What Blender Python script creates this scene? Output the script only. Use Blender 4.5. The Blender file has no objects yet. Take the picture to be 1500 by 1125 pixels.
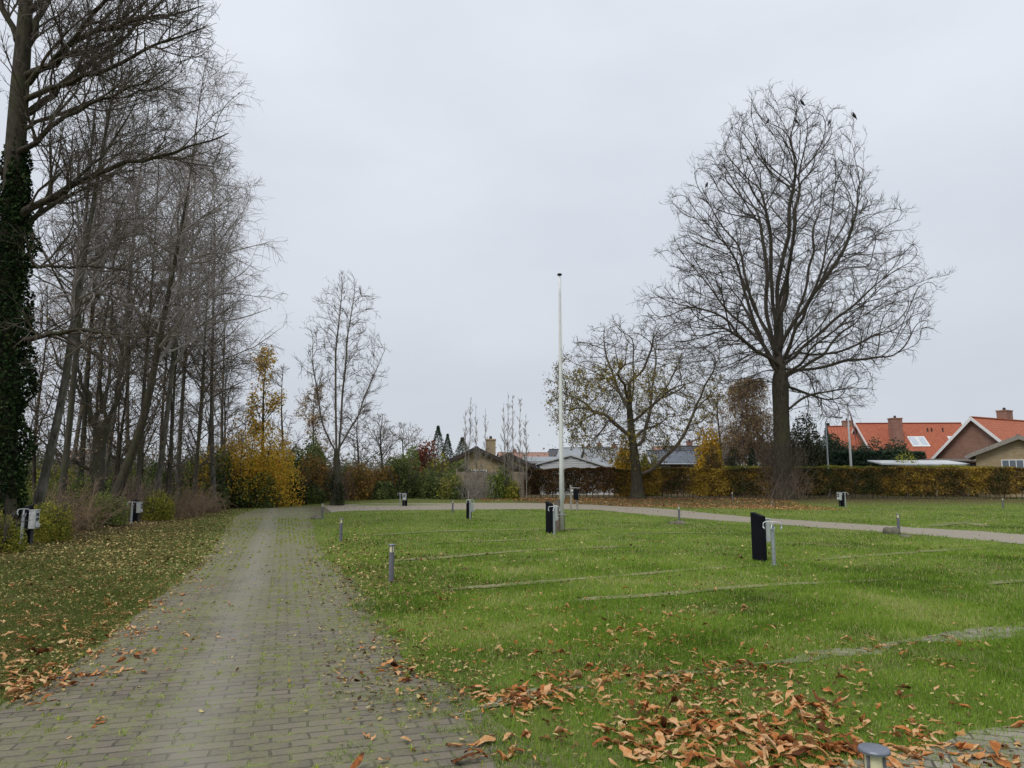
import bpy, math, random
import numpy as np
from mathutils import Vector, Matrix
from mathutils.geometry import tessellate_polygon
R = np.random.default_rng(7)
random.seed(7)
C = bpy.context.scene.collection
PI = math.pi
# ---------------------------------------------------------------- camera numbers
F = 1050.0; HC = 1.6; TH = math.atan(137.5 / F)
cs, sn = math.cos(TH), math.sin(TH)
def ray(px, py):
    x = (np.asarray(px, float) - 750) / F; v = (562.5 - np.asarray(py, float)) / F
    return x, cs - v * sn, sn + v * cs
def sstep(t):
    t = np.clip(t, 0, 1); return t * t * (3 - 2 * t)
def H(x, y):
    """terrain height: flat lawn, a low rise under the hedge and the far trees, a low bank on the left"""
    x = np.asarray(x, float); y = np.asarray(y, float)
    a = 0.28 * sstep((y - 41.2) / 4.0) * sstep((x + 16) / 8)
    e = -11.0 - 0.18 * (y - 16)                     # foot of the left bank
    b = 0.35 * sstep((e - x) / 3.0) * sstep((y - 6) / 6)
    return a + b
def P(px, py, z=0.0):
    x, y, w = ray(px, py); t = (z - HC) / w
    return x * t, y * t
def A(px, py, Y):
    x, y, w = ray(px, py); t = Y / y
    return Vector((float(x * t), float(Y), float(HC + w * t)))
def G(px, py):
    """ground point under a pixel, on the terrain"""
    z = 0.0
    for _ in range(12):
        x, y = P(px, py, z); z = float(H(x, y))
    return Vector((float(x), float(y), z))
def gz(x, y): return float(H(x, y))
# ---------------------------------------------------------------- object helpers
def props(o, label=None, cat=None, group=None, kind=None):
    for k, v in (('label', label), ('category', cat), ('group', group), ('kind', kind)):
        if v: o[k] = v
    return o
def thing(name, label, cat, loc=(0, 0, 0), rz=0.0, group=None):
    o = bpy.data.objects.new(name, None); C.objects.link(o)
    o.location = loc; o.rotation_euler = (0, 0, rz); o.empty_display_size = 0.2
    return props(o, label, cat, group)
def mk(name, V, Q=None, T=None, mat=None, parent=None, rnd=None, smooth=False):
    me = bpy.data.meshes.new(name)
    V = np.asarray(V, np.float32).reshape(-1, 3)
    ls, lt, tot = [], [], 0
    loops = []
    for fa, n in ((Q, 4), (T, 3)):
        if fa is None or len(fa) == 0: continue
        fa = np.asarray(fa, np.int32).reshape(-1, n)
        loops.append(fa.ravel()); ls.append(tot + np.arange(len(fa)) * n); lt.append(np.full(len(fa), n)); tot += fa.size
    loops = np.concatenate(loops); ls = np.concatenate(ls).astype(np.int32); lt = np.concatenate(lt).astype(np.int32)
    me.vertices.add(len(V)); me.vertices.foreach_set('co', V.ravel())
    me.loops.add(len(loops)); me.loops.foreach_set('vertex_index', loops.astype(np.int32))
    me.polygons.add(len(ls)); me.polygons.foreach_set('loop_start', ls)
    me.polygons.foreach_set('loop_total', lt)
    if smooth: me.polygons.foreach_set('use_smooth', np.ones(len(ls), bool))
    if rnd is not None:
        at = me.attributes.new('rnd', 'FLOAT', 'POINT'); at.data.foreach_set('value', np.asarray(rnd, np.float32))
    me.update(calc_edges=True)
    if mat: me.materials.append(mat)
    o = bpy.data.objects.new(name, me); C.objects.link(o)
    if parent: o.parent = parent
    return o
class MB:
    """collects hand-built solids that end up as ONE mesh object"""
    def __init__(s): s.v = []; s.f = []
    def add(s, v, f):
        n = len(s.v); s.v += [tuple(p) for p in v]; s.f += [tuple(i + n for i in q) for q in f]; return s
    def box(s, c, d, rz=0.0, rx=0.0, ry=0.0, b=0.0):
        hx, hy, hz = d[0] / 2, d[1] / 2, d[2] / 2
        m = Matrix.Rotation(rz, 3, 'Z') @ Matrix.Rotation(ry, 3, 'Y') @ Matrix.Rotation(rx, 3, 'X')
        if b <= 0:
            v = [(x, y, z) for z in (-hz, hz) for x, y in ((-hx, -hy), (hx, -hy), (hx, hy), (-hx, hy))]
            f = [(3, 2, 1, 0), (4, 5, 6, 7), (0, 1, 5, 4), (1, 2, 6, 5), (2, 3, 7, 6), (3, 0, 4, 7)]
        else:
            rings = []
            for z, i in ((-hz, b), (-hz + b, 0), (hz - b, 0), (hz, b)):
                x, y = hx - i, hy - i
                rings.append([(-x + b, -y, z), (x - b, -y, z), (x, -y + b, z), (x, y - b, z), (x - b, y, z), (-x + b, y, z), (-x, y - b, z), (-x, -y + b, z)])
            v = [p for r in rings for p in r]
            f = [tuple(range(7, -1, -1)), tuple(range(24, 32))]
            for r in range(3):
                for k in range(8): f.append((r * 8 + k, r * 8 + (k + 1) % 8, r * 8 + 8 + (k + 1) % 8, r * 8 + 8 + k))
        return s.add([m @ Vector(p) + Vector(c) for p in v], f)
    def lathe(s, prof, c=(0, 0, 0), k=20):
        v = []; f = []
        for r, z in prof:
            for i in range(k): v.append((c[0] + r * math.cos(2 * PI * i / k), c[1] + r * math.sin(2 * PI * i / k), c[2] + z))
        for j in range(len(prof) - 1):
            for i in range(k): f.append((j * k + i, j * k + (i + 1) % k, j * k + k + (i + 1) % k, j * k + k + i))
        f.append(tuple(range(k - 1, -1, -1))); f.append(tuple(range((len(prof) - 1) * k, len(prof) * k)))
        return s.add(v, f)
    def tube(s, pts, r, k=8):
        pts = [Vector(p) for p in pts]; n = len(pts); rr = r if isinstance(r, (list, tuple)) else [r] * n
        v = []; f = []; prev = None
        for i, p in enumerate(pts):
            t = (pts[min(i + 1, n - 1)] - pts[max(i - 1, 0)]).normalized()
            if prev is None:
                a = Vector((0, 0, 1)) if abs(t.z) < .9 else Vector((1, 0, 0)); prev = t.cross(a).normalized()
            u = (prev - t * prev.dot(t)).normalized(); prev = u; w = t.cross(u)
            for j in range(k):
                an = 2 * PI * j / k; v.append(p + (u * math.cos(an) + w * math.sin(an)) * rr[i])
        for i in range(n - 1):
            for j in range(k): f.append((i * k + j, i * k + (j + 1) % k, i * k + k + (j + 1) % k, i * k + k + j))
        f.append(tuple(range(k - 1, -1, -1))); f.append(tuple(range((n - 1) * k, n * k)))
        return s.add(v, f)
    def prism(s, poly, y0, y1):
        """polygon in x,z extruded from y0 to y1"""
        n = len(poly); v = [(x, y0, z) for x, z in poly] + [(x, y1, z) for x, z in poly]
        f = [tuple(range(n)), tuple(range(2 * n - 1, n - 1, -1))] + [(i, n + i, n + (i + 1) % n, (i + 1) % n) for i in range(n)]
        return s.add(v, f)
    def build(s, name, mat, parent=None, smooth=False):
        me = bpy.data.meshes.new(name); me.from_pydata(s.v, [], s.f); me.update()
        import bmesh
        bm = bmesh.new(); bm.from_mesh(me); bmesh.ops.recalc_face_normals(bm, faces=bm.faces); bm.to_mesh(me); bm.free()
        if smooth: me.shade_smooth() if hasattr(me, 'shade_smooth') else None
        me.materials.append(mat)
        o = bpy.data.objects.new(name, me); C.objects.link(o)
        if parent: o.parent = parent
        return o
def kids(o): return [c for c in C.objects if c.parent == o]
def dup(root, loc, rz, label, group=None, sc=None):
    def cp(o, par):
        n = o.copy(); C.objects.link(n); n.parent = par
        for ch in kids(o): cp(ch, n)
        return n
    r = cp(root, None); r.location = loc; r.rotation_euler = (0, 0, rz); r['label'] = label
    if group: r['group'] = group
    if sc: r.scale = sc if isinstance(sc, (tuple, list)) else (sc, sc, sc)
    return r
# ---------------------------------------------------------------- materials
def lin(c):
    return tuple(((v / 255) / 12.92 if v / 255 < .04045 else ((v / 255 + .055) / 1.055) ** 2.4) for v in c) + (1,)
class NT:
    def __init__(s, name):
        s.m = bpy.data.materials.new(name); s.m.use_nodes = True; s.t = s.m.node_tree; s.t.nodes.clear()
        s.out = s.n('ShaderNodeOutputMaterial')
    def n(s, t, **k):
        o = s.t.nodes.new(t)
        for a, b in k.items():
            if hasattr(o, a): setattr(o, a, b)
        return o
    def l(s, a, b): s.t.links.new(a, b)
    def coord(s, sc=(1, 1, 1), rot=(0, 0, 0), kind='Object', loc=(0, 0, 0)):
        tc = s.n('ShaderNodeTexCoord'); mp = s.n('ShaderNodeMapping')
        mp.inputs['Scale'].default_value = sc; mp.inputs['Rotation'].default_value = rot; mp.inputs['Location'].default_value = loc
        s.l(tc.outputs[kind], mp.inputs['Vector']); return mp.outputs['Vector']
    def noise(s, vec, scale, detail=4, rough=.6, dist=0):
        o = s.n('ShaderNodeTexNoise'); o.inputs['Scale'].default_value = scale; o.inputs['Detail'].default_value = detail
        o.inputs['Roughness'].default_value = rough; o.inputs['Distortion'].default_value = dist; s.l(vec, o.inputs['Vector']); return o.outputs['Fac']
    def ramp(s, fac, stops):
        o = s.n('ShaderNodeValToRGB'); e = o.color_ramp.elements
        e[0].position, e[0].color = stops[0][0], stops[0][1]; e[1].position, e[1].color = stops[-1][0], stops[-1][1]
        for p, c in stops[1:-1]: x = e.new(p); x.color = c
        s.l(fac, o.inputs['Fac']); return o.outputs['Color']
    def mix(s, fac, a, b, mode='MIX'):
        o = s.n('ShaderNodeMix'); o.data_type = 'RGBA'; o.blend_type = mode
        for v, i in ((fac, 0), (a, 6), (b, 7)):
            if isinstance(v, (int, float)): o.inputs[i].default_value = v
            elif isinstance(v, tuple): o.inputs[i].default_value = v
            else: s.l(v, o.inputs[i])
        return o.outputs[2]
    def math(s, op, a, b=0.0, clamp=False):
        o = s.n('ShaderNodeMath'); o.operation = op; o.use_clamp = clamp
        for v, i in ((a, 0), (b, 1)):
            if isinstance(v, (int, float)): o.inputs[i].default_value = v
            else: s.l(v, o.inputs[i])
        return o.outputs[0]
    def attr(s, nm='rnd'):
        o = s.n('ShaderNodeAttribute'); o.attribute_name = nm; return o.outputs['Fac']
    def bump(s, h, st=.3, d=.02):
        o = s.n('ShaderNodeBump'); o.inputs['Strength'].default_value = st; o.inputs['Distance'].default_value = d; s.l(h, o.inputs['Height']); return o.outputs['Normal']
    def done(s, col, rough=.8, nrm=None, metal=0.0, spec=.3):
        b = s.n('ShaderNodeBsdfPrincipled')
        if isinstance(col, tuple): b.inputs['Base Color'].default_value = col
        else: s.l(col, b.inputs['Base Color'])
        if isinstance(rough, float): b.inputs['Roughness'].default_value = rough
        else: s.l(rough, b.inputs['Roughness'])
        b.inputs['Metallic'].default_value = metal; b.inputs['Specular IOR Level'].default_value = spec
        if nrm: s.l(nrm, b.inputs['Normal'])
        s.l(b.outputs[0], s.out.inputs['Surface']); return s.m
    def leafy(s, col, tr=.3, nrm=None):
        d = s.n('ShaderNodeBsdfDiffuse'); t = s.n('ShaderNodeBsdfTranslucent'); m = s.n('ShaderNodeMixShader')
        s.l(col, d.inputs['Color']); s.l(col, t.inputs['Color']); m.inputs[0].default_value = tr
        s.l(d.outputs[0], m.inputs[1]); s.l(t.outputs[0], m.inputs[2]); s.l(m.outputs[0], s.out.inputs['Surface']); return s.m
def c3(r, g, b): return (r, g, b, 1)
def plain(name, col, rough=.7, metal=0.0, var=.25, sc=8, bump=.1, spec=.3):
    t = NT(name); v = t.coord(); n = t.noise(v, sc, 5, .65)
    lo = tuple(x * (1 - var) for x in col[:3]) + (1,); hi = tuple(min(1, x * (1 + var)) for x in col[:3]) + (1,)
    return t.done(t.ramp(n, [(.3, lo), (.7, hi)]), float(rough), t.bump(t.noise(v, sc * 6, 3), bump, .005), metal, spec)
def leafmat(name, cols, tr=.3, patch=.35, sc=.8):
    """cols: list of linear colours; a leaf picks by its own random number, shifted by patches in the crown"""
    t = NT(name); v = t.coord()
    n = t.noise(v, sc, 3, .6)
    k = t.math('MULTIPLY_ADD', n, patch * 2.4); k.node.inputs[2].default_value = -patch * 1.2
    f = t.math('ADD', t.attr(), k, True)
    m = len(cols); return t.leafy(t.ramp(f, [(i / (m - 1), c3(*c)) for i, c in enumerate(cols)]), tr)
def barkmat(name, a, b, moss=None, sc=6.0):
    t = NT(name); v = t.coord((1, 1, .25)); n = t.noise(v, sc, 6, .7)
    c = t.ramp(n, [(.3, c3(*a)), (.68, c3(*b))])
    if moss:
        n2 = t.noise(t.coord(), 1.3, 4, .7); c = t.mix(t.ramp(n2, [(.45, c3(0, 0, 0)), (.65, c3(.7, .7, .7))]), c, c3(*moss))
    return t.done(c, .9, t.bump(t.noise(v, sc * 2.5, 5, .75), .7, .03), 0, .15)
# ---------------------------------------------------------------- numpy plant tools
def nrmz(a): return a / np.maximum(np.linalg.norm(a, axis=-1, keepdims=True), 1e-9)
def grow(p0, d0, L, n, wob, up, wobz=1.0):
    N = len(p0); pts = np.empty((N, n + 1, 3)); pts[:, 0] = p0; d = nrmz(d0.copy()); st = (L / n)[:, None]
    for i in range(n):
        w = R.normal(0, wob, (N, 3)); w[:, 2] *= wobz; d = d + w; d[:, 2] += up if np.isscalar(up) else up[:]
        d = nrmz(d); pts[:, i + 1] = pts[:, i] + d * st
    return pts
def taper(r0, r1, n, p=.8):
    t = np.linspace(0, 1, n + 1)[None]; return r1[:, None] + (r0 - r1)[:, None] * (1 - t) ** p
def tubes(pts, rad, k):
    N, S, _ = pts.shape
    tan = np.gradient(pts, axis=1); tan = nrmz(tan); mean = nrmz(pts[:, -1] - pts[:, 0])
    ax = np.eye(3)[np.argmin(np.abs(mean), axis=1)]; ref = nrmz(np.cross(mean, ax))[:, None, :]
    u = nrmz(ref - tan * np.sum(ref * tan, -1, keepdims=True)); w = np.cross(tan, u)
    a = np.arange(k) * 2 * PI / k
    V = pts[:, :, None] + rad[:, :, None, None] * (u[:, :, None] * np.cos(a)[None, None, :, None] + w[:, :, None] * np.sin(a)[None, None, :, None])
    idx = np.arange(N * S * k).reshape(N, S, k); nx = np.roll(idx, -1, axis=2)
    Q = np.stack([idx[:, :-1], nx[:, :-1], nx[:, 1:], idx[:, 1:]], -1).reshape(-1, 4)
    return V.reshape(-1, 3), Q
def cat(parts):
    V = []; Q = []; o = 0
    for v, q in parts: V.append(v); Q.append(q + o); o += len(v)
    return np.concatenate(V), np.concatenate(Q)
def spawn(pts, rad, cnt, t0, t1, ang, angsd, L, env=None, flat=0.0):
    """children on parent branches; cnt = number per parent, L(parentlen, t, n) -> lengths"""
    N, S, _ = pts.shape; cnt = np.maximum(0, np.floor(cnt + R.random(N))).astype(int); idx = np.repeat(np.arange(N), cnt); n = len(idx)
    t = t0 + (t1 - t0) * R.random(n); s = t * (S - 1); i = np.minimum(s.astype(int), S - 2); f = (s - i)[:, None]
    p = pts[idx, i] * (1 - f) + pts[idx, i + 1] * f; r = rad[idx, i] * (1 - f[:, 0]) + rad[idx, i + 1] * f[:, 0]
    tn = nrmz(pts[idx, i + 1] - pts[idx, i]); rv = R.normal(0, 1, (n, 3)); pr = nrmz(rv - tn * np.sum(rv * tn, -1, keepdims=True))
    a = np.radians(np.clip(R.normal(ang, angsd, n), 8, 100))[:, None]; d = tn * np.cos(a) + pr * np.sin(a)
    pl = np.linalg.norm(np.diff(pts, axis=1), axis=2).sum(1)[idx]; ln = L(pl, t, n)
    if env is not None:
        ok = np.zeros(n, bool); out = ln * .12
        for g in (1, .8, .62, .45, .3):
            ins = env(p + d * (ln * g)[:, None]) & ~ok; out[ins] = (ln * g)[ins]; ok |= ins
        ln = out
    return p, d, ln, r
def leafquads(c, size, aspect=.55, droop=0.0, n3=None):
    """one small folded diamond per point"""
    n = len(c); a = R.normal(0, 1, (n, 3)); a[:, 2] -= droop; a = nrmz(a); b = R.normal(0, 1, (n, 3)); b = nrmz(b - a * np.sum(a * b, -1, keepdims=True))
    s = (size * R.uniform(.6, 1.3, n))[:, None]; up = np.cross(a, b) * s * .15
    V = np.stack([c - a * s * .5, c + b * s * aspect * .5 + up, c + a * s * .5, c - b * s * aspect * .5 + up], 1).reshape(-1, 3)
    return V, np.arange(n * 4).reshape(-1, 4), np.repeat(R.random(n), 4)
def bez(p0, p1, p2, p3, n, wob=0.0):
    t = np.linspace(0, 1, n + 1)[:, None]; p0, p1, p2, p3 = map(np.asarray, (p0, p1, p2, p3))
    q = (1 - t) ** 3 * p0 + 3 * (1 - t) ** 2 * t * p1 + 3 * (1 - t) * t * t * p2 + t ** 3 * p3
    if wob:
        w = R.normal(0, wob, (n + 1, 3)); w = np.cumsum(w, 0); w -= t * w[-1]; w[0] = 0; q = q + w
    return q
def path(ctrl, n=16):
    """smooth resample of (x,y,z,r) rows"""
    c = np.asarray(ctrl, float); s = np.linspace(0, 1, len(c)); t = np.linspace(0, 1, n + 1)
    o = np.stack([np.interp(t, s, c[:, i]) for i in range(4)], 1)
    for _ in range(2):
        m = o.copy(); m[1:-1] = (o[:-2] + 2 * o[1:-1] + o[2:]) / 4; o = m
    return o[:, :3], o[:, 3]
def make_tree(name, label, kind, base, trunk, limbs, env, dens, lens, ang=45, up=(.04, .03, .02), wob=(.09, .12, .16),
              tw=.008, bark=None, twig=None, leaf=None, group=None, tsides=14, t0=.15, trunkbr=0, nseg=(8, 6, 4), lo0=.12, keep=None, rootflare=True):
    """trunk (rows x,y,z,r) and limbs (n,3 arrays with r0,r1); everything relative to base"""
    root = thing(name, label, kind, base, 0, group); parts = []; par = []
    tp, tr = path(trunk, 22)
    if rootflare: tr = tr + tr[0] * .38 * np.exp(-np.maximum(tp[:, 2], 0) / .35)
    parts.append(tubes(tp[None], tr[None], tsides))
    S = 14
    for q, r0, r1 in limbs:
        q = np.asarray(q); rr = r1 + (r0 - r1) * (1 - np.linspace(0, 1, len(q))) ** .85
        parts.append(tubes(q[None], rr[None], 8)); par.append((q, rr))
    V, Q = cat(parts); mk('trunk', V, Q, None, bark, root, smooth=True)
    if trunkbr:                                       # the leader itself carries side branches
        par.append((tp[int(22 * t0):], tr[int(22 * t0):]))
    tw_parts = []; lp = []
    rs = []
    for q, rr in par:
        t = np.linspace(0, 1, len(q)); u = np.linspace(0, 1, S + 1)
        rs.append((np.stack([np.interp(u, t, q[:, i]) for i in range(3)], 1), np.interp(u, t, rr)))
    pts = np.stack([a for a, _ in rs]); rad = np.stack([b for _, b in rs])
    k = (5, 4, 3); lvl = len(dens); kp = []
    for j in range(lvl):
        plen = np.linalg.norm(np.diff(pts, axis=1), axis=2).sum(1)
        lo = (lo0 if j == 0 else .15)
        p, d, ln, r = spawn(pts, rad, plen * dens[j], lo, 1.0, ang, 13, lambda pl, t, n: lens[j] * (1.1 - .6 * t) * R.uniform(.45, 1.15, n), env)
        r0 = np.minimum(np.clip(r * .62, tw, None), np.maximum(ln * .016, tw)); n = nseg[j]
        pts = grow(p, d, ln, n, wob[j], up[j]); kp.append(pts[:, 2:].reshape(-1, 3) + np.array(base)); rad = taper(r0, np.full(len(r0), tw * (.9 if j < lvl - 1 else .55)), n)
        tw_parts.append(tubes(pts, rad, k[min(j + (3 - lvl), 2)]))
    if keep is not None: keep.append(np.concatenate(kp))
    V, Q = cat(tw_parts); mk('branches', V, Q, None, twig or bark, root)
    if leaf:
        q = pts[:, 1:].reshape(-1, 3); keep = R.random(len(q)) < leaf.get('p', 1); q = q[keep]
        if 'where' in leaf: q = q[leaf['where'](q)]
        if len(q) > leaf.get('max', 40000): q = q[R.choice(len(q), leaf.get('max', 40000), replace=False)]
        m = leaf.get('per', 1); q = np.repeat(q, m, 0) + R.normal(0, leaf.get('j', .08), (len(q) * m, 3))
        V, Q, rn = leafquads(q, leaf['size'], leaf.get('asp', .6), leaf.get('droop', .5)); mk('foliage', V, Q, None, leaf['mat'], root, rn)
    return root
def bush(name, label, kind, loc, size, n, ls, mat, lumps=14, stemmat=None, stems=10, group=None, asp=.6, up=True, hollow=.55, seed=None, ragged=.15):
    root = thing(name, label, kind, loc, 0, group); sx, sy, sz = size
    c = R.normal(0, 1, (lumps, 3)); c = nrmz(c) * R.uniform(.25, .72, lumps)[:, None]; c[:, 2] = np.abs(c[:, 2]) * 1.15
    c[:, 2] = c[:, 2] * .85 + .08
    lr = R.uniform(.22, .46, lumps); i = R.choice(lumps, n, p=lr ** 2 / (lr ** 2).sum())
    d = nrmz(R.normal(0, 1, (n, 3))); rr = (hollow + (1 - hollow) * R.random(n) ** .6)
    q = c[i] + d * (lr[i] * rr)[:, None] + R.normal(0, ragged * .3, (n, 3)) * (R.random(n) < .25)[:, None]
    # leaves hang in sprays: snap part of them towards random spray centres
    sp = q[R.integers(0, n, n // 14 + 1)]; j = R.integers(0, len(sp), n); near = np.linalg.norm(sp[j] - q, axis=1) < .35
    q[near] = sp[j][near] + R.normal(0, .05, (near.sum(), 3))
    q = q * np.array([sx, sy, sz]); q[:, 2] = np.abs(q[:, 2])
    V, Q, rn = leafquads(q, ls, asp, .3); mk('foliage', V, Q, None, mat, root, rn)
    if stems:
        a = R.uniform(0, 2 * PI, stems); p0 = np.stack([np.cos(a) * sx * .22, np.sin(a) * sy * .22, np.full(stems, -.05)], 1)
        d0 = np.stack([np.cos(a) * .35 * sx / max(sz, .1), np.sin(a) * .35 * sy / max(sz, .1), np.ones(stems)], 1); L = R.uniform(.7, 1.0, stems) * sz
        t1 = grow(p0, d0, L, 6, .1, .02); r1 = taper(np.full(stems, .018 + .008 * sz), np.full(stems, .006), 6)
        p, d, ln, r = spawn(t1, r1, np.full(stems, 9.0), .25, 1, 45, 15, lambda pl, t, m: .4 * sz * R.uniform(.4, 1, m))
        t2 = grow(p, d, ln, 4, .15, .03); r2 = taper(np.maximum(r * .5, .005), np.full(len(p), .004), 4)
        V, Q = cat([tubes(t1, r1, 5), tubes(t2, r2, 3)]); mk('stems', V, Q, None, stemmat, root)
    return root
def twiggy(name, label, kind, loc, size, n, mat, r=.006, arch=-.06, leaf=None, group=None, h=1.0, seg=7):
    """a thicket of bare arching stems"""
    root = thing(name, label, kind, loc, 0, group); sx, sy, sz = size
    p0 = np.stack([R.normal(0, .45, n) * sx, R.normal(0, .45, n) * sy, np.full(n, -.05)], 1)
    d0 = nrmz(np.stack([R.normal(0, .35, n), R.normal(0, .35, n), np.ones(n)], 1)); L = sz * R.uniform(.55, 1.25, n)
    t1 = grow(p0, d0, L, seg, .12, arch); r1 = taper(np.full(n, r * 1.6), np.full(n, r * .6), seg)
    p, d, ln, rr = spawn(t1, r1, np.full(n, 5.0), .2, 1, 42, 15, lambda pl, t, m: .33 * sz * R.uniform(.3, 1, m))
    t2 = grow(p, d, ln, 4, .16, arch * .5); r2 = taper(np.full(len(p), r * .9), np.full(len(p), r * .5), 4)
    V, Q = cat([tubes(t1, r1, 4), tubes(t2, r2, 3)]); mk('stems', V, Q, None, mat, root)
    if leaf:
        q = t2[:, 1:].reshape(-1, 3); q = q[R.random(len(q)) < leaf['p']]; q = q + R.normal(0, .05, q.shape)
        V, Q, rn = leafquads(q, leaf['size'], .6, .4); mk('foliage', V, Q, None, leaf['mat'], root, rn)
    return root
# ---------------------------------------------------------------- crowns grown towards free space (space colonisation)
def colonize(seeds, att, step=.4, di=4.0, dk=.8, mom=.5, up=.08, jit=.12, iters=120):
    """seeds: list of (n,3) chains, the first is the trunk; returns nodes and parents"""
    P_ = []; par = []
    for ci, ch in enumerate(seeds):
        L_ = np.linalg.norm(np.diff(ch, axis=0), axis=1).sum(); m = max(2, int(L_ / step) + 1); t = np.linspace(0, 1, len(ch)); u = np.linspace(0, 1, m)
        q = np.stack([np.interp(u, t, ch[:, i]) for i in range(3)], 1)
        if ci == 0: a = -1
        else: a = int(np.argmin(np.linalg.norm(np.array(P_) - q[0], axis=1))); q = q[1:]
        for p in q: P_.append(p); par.append(a); a = len(P_) - 1
    P_ = np.array(P_); par = list(par); att = att.astype(np.float32); N = len(att); best = np.full(N, 1e9, np.float32); bi = np.zeros(N, int); new = np.arange(len(P_)); alive = np.ones(N, bool); pl = list(P_)
    dirs = [P_[i] - P_[par[i]] if par[i] >= 0 else np.array([0, 0, 1.]) for i in range(len(P_))]; used = {}
    for it in range(iters):
        Q = np.array([pl[i] for i in new], np.float32); ai = np.nonzero(alive)[0]
        if len(ai) == 0 or len(Q) == 0: break
        for c0 in range(0, len(Q), 400):
            q = Q[c0:c0 + 400]; d = ((att[ai][:, None] - q[None]) ** 2).sum(2); j = d.argmin(1); dm = d[np.arange(len(ai)), j]; b = dm < best[ai]; best[ai[b]] = dm[b]; bi[ai[b]] = new[c0 + j[b]]
        alive[ai[best[ai] < dk * dk]] = False
        act = np.nonzero(alive & (best < di * di))[0]
        if len(act) == 0:
            act = np.nonzero(alive)[0]
            if len(act) == 0: break
        nd, inv = np.unique(bi[act], return_inverse=True); v = att[act] - np.array([pl[i] for i in nd], np.float32)[inv]; v /= np.linalg.norm(v, axis=1)[:, None] + 1e-6
        s = np.zeros((len(nd), 3)); np.add.at(s, inv, v); s /= np.linalg.norm(s, axis=1)[:, None] + 1e-6; new = []
        for i, k in zip(range(len(nd)), nd):
            if used.get(k, 0) >= 3: 
                alive[act[inv == i]] = False; continue
            pd = dirs[k]; pd = pd / (np.linalg.norm(pd) + 1e-9); d = s[i] + mom * pd + np.array([0, 0, up]) + R.normal(0, jit, 3); d /= np.linalg.norm(d); used[k] = used.get(k, 0) + 1
            pl.append(pl[k] + d * step); par.append(int(k)); dirs.append(d); new.append(len(pl) - 1)
        new = np.array(new, int)
    return np.array(pl), np.array(par)
def sc_chains(nodes, par, nseed0, tip, ex=2.25):
    """pipe-model radii and polylines; trunk nodes (first nseed0) are left out of the chains"""
    n = len(nodes); w = np.zeros(n); kids_ = [[] for _ in range(n)]
    for i in range(n):
        if par[i] >= 0: kids_[par[i]].append(i)
    acc = np.zeros(n)
    for i in range(n - 1, -1, -1):
        if not kids_[i]: acc[i] = 1
        if par[i] >= 0: acc[par[i]] += acc[i]
    # parents always precede children, so acc is complete in reverse order
    rad = tip * acc ** (1 / ex); chains = []; stack = [0]
    starts = [(0, None)]
    while starts:
        s, pr_ = starts.pop(); ch = ([pr_] if pr_ is not None else []) + [s]; c = s
        while kids_[c]:
            ks = sorted(kids_[c], key=lambda k: -acc[k]); 
            for k in ks[1:]: starts.append((k, c))
            c = ks[0]; ch.append(c)
        chains.append(ch)
    return rad, chains
def chain_tubes(nodes, rad, chains, nseed0, trunk_r):
    out = []; thin = ([], []); buckets = {}
    for ch in chains:
        ch = [c for c in ch if c >= nseed0 or True]
        if ch[0] < nseed0 and ch[-1] < nseed0: continue
        k0 = 0
        while k0 < len(ch) - 1 and ch[k0 + 1] < nseed0: k0 += 1
        ch = ch[k0:]; p = nodes[ch].copy(); r = rad[ch].copy(); r[0] = min(r[0], r[1] * 1.12) if len(r) > 1 else r[0]
        if len(p) > 3:
            for _ in range(2): m = p.copy(); m[1:-1] = (p[:-2] + 2 * p[1:-1] + p[2:]) / 4; p = m
        r[-1] *= .6; S = 3 if len(p) <= 3 else 6 if len(p) <= 7 else 12 if len(p) <= 16 else 26 if len(p) <= 34 else 48
        t = np.linspace(0, 1, len(p)); u = np.linspace(0, 1, S); q = np.stack([np.interp(u, t, p[:, i]) for i in range(3)], 1); buckets.setdefault(S, []).append((q, np.interp(u, t, r)))
    for S, lst in buckets.items():
        pts = np.stack([a for a, _ in lst]); rr = np.stack([b for _, b in lst]); out.append((S, pts, rr))
    return out
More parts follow.
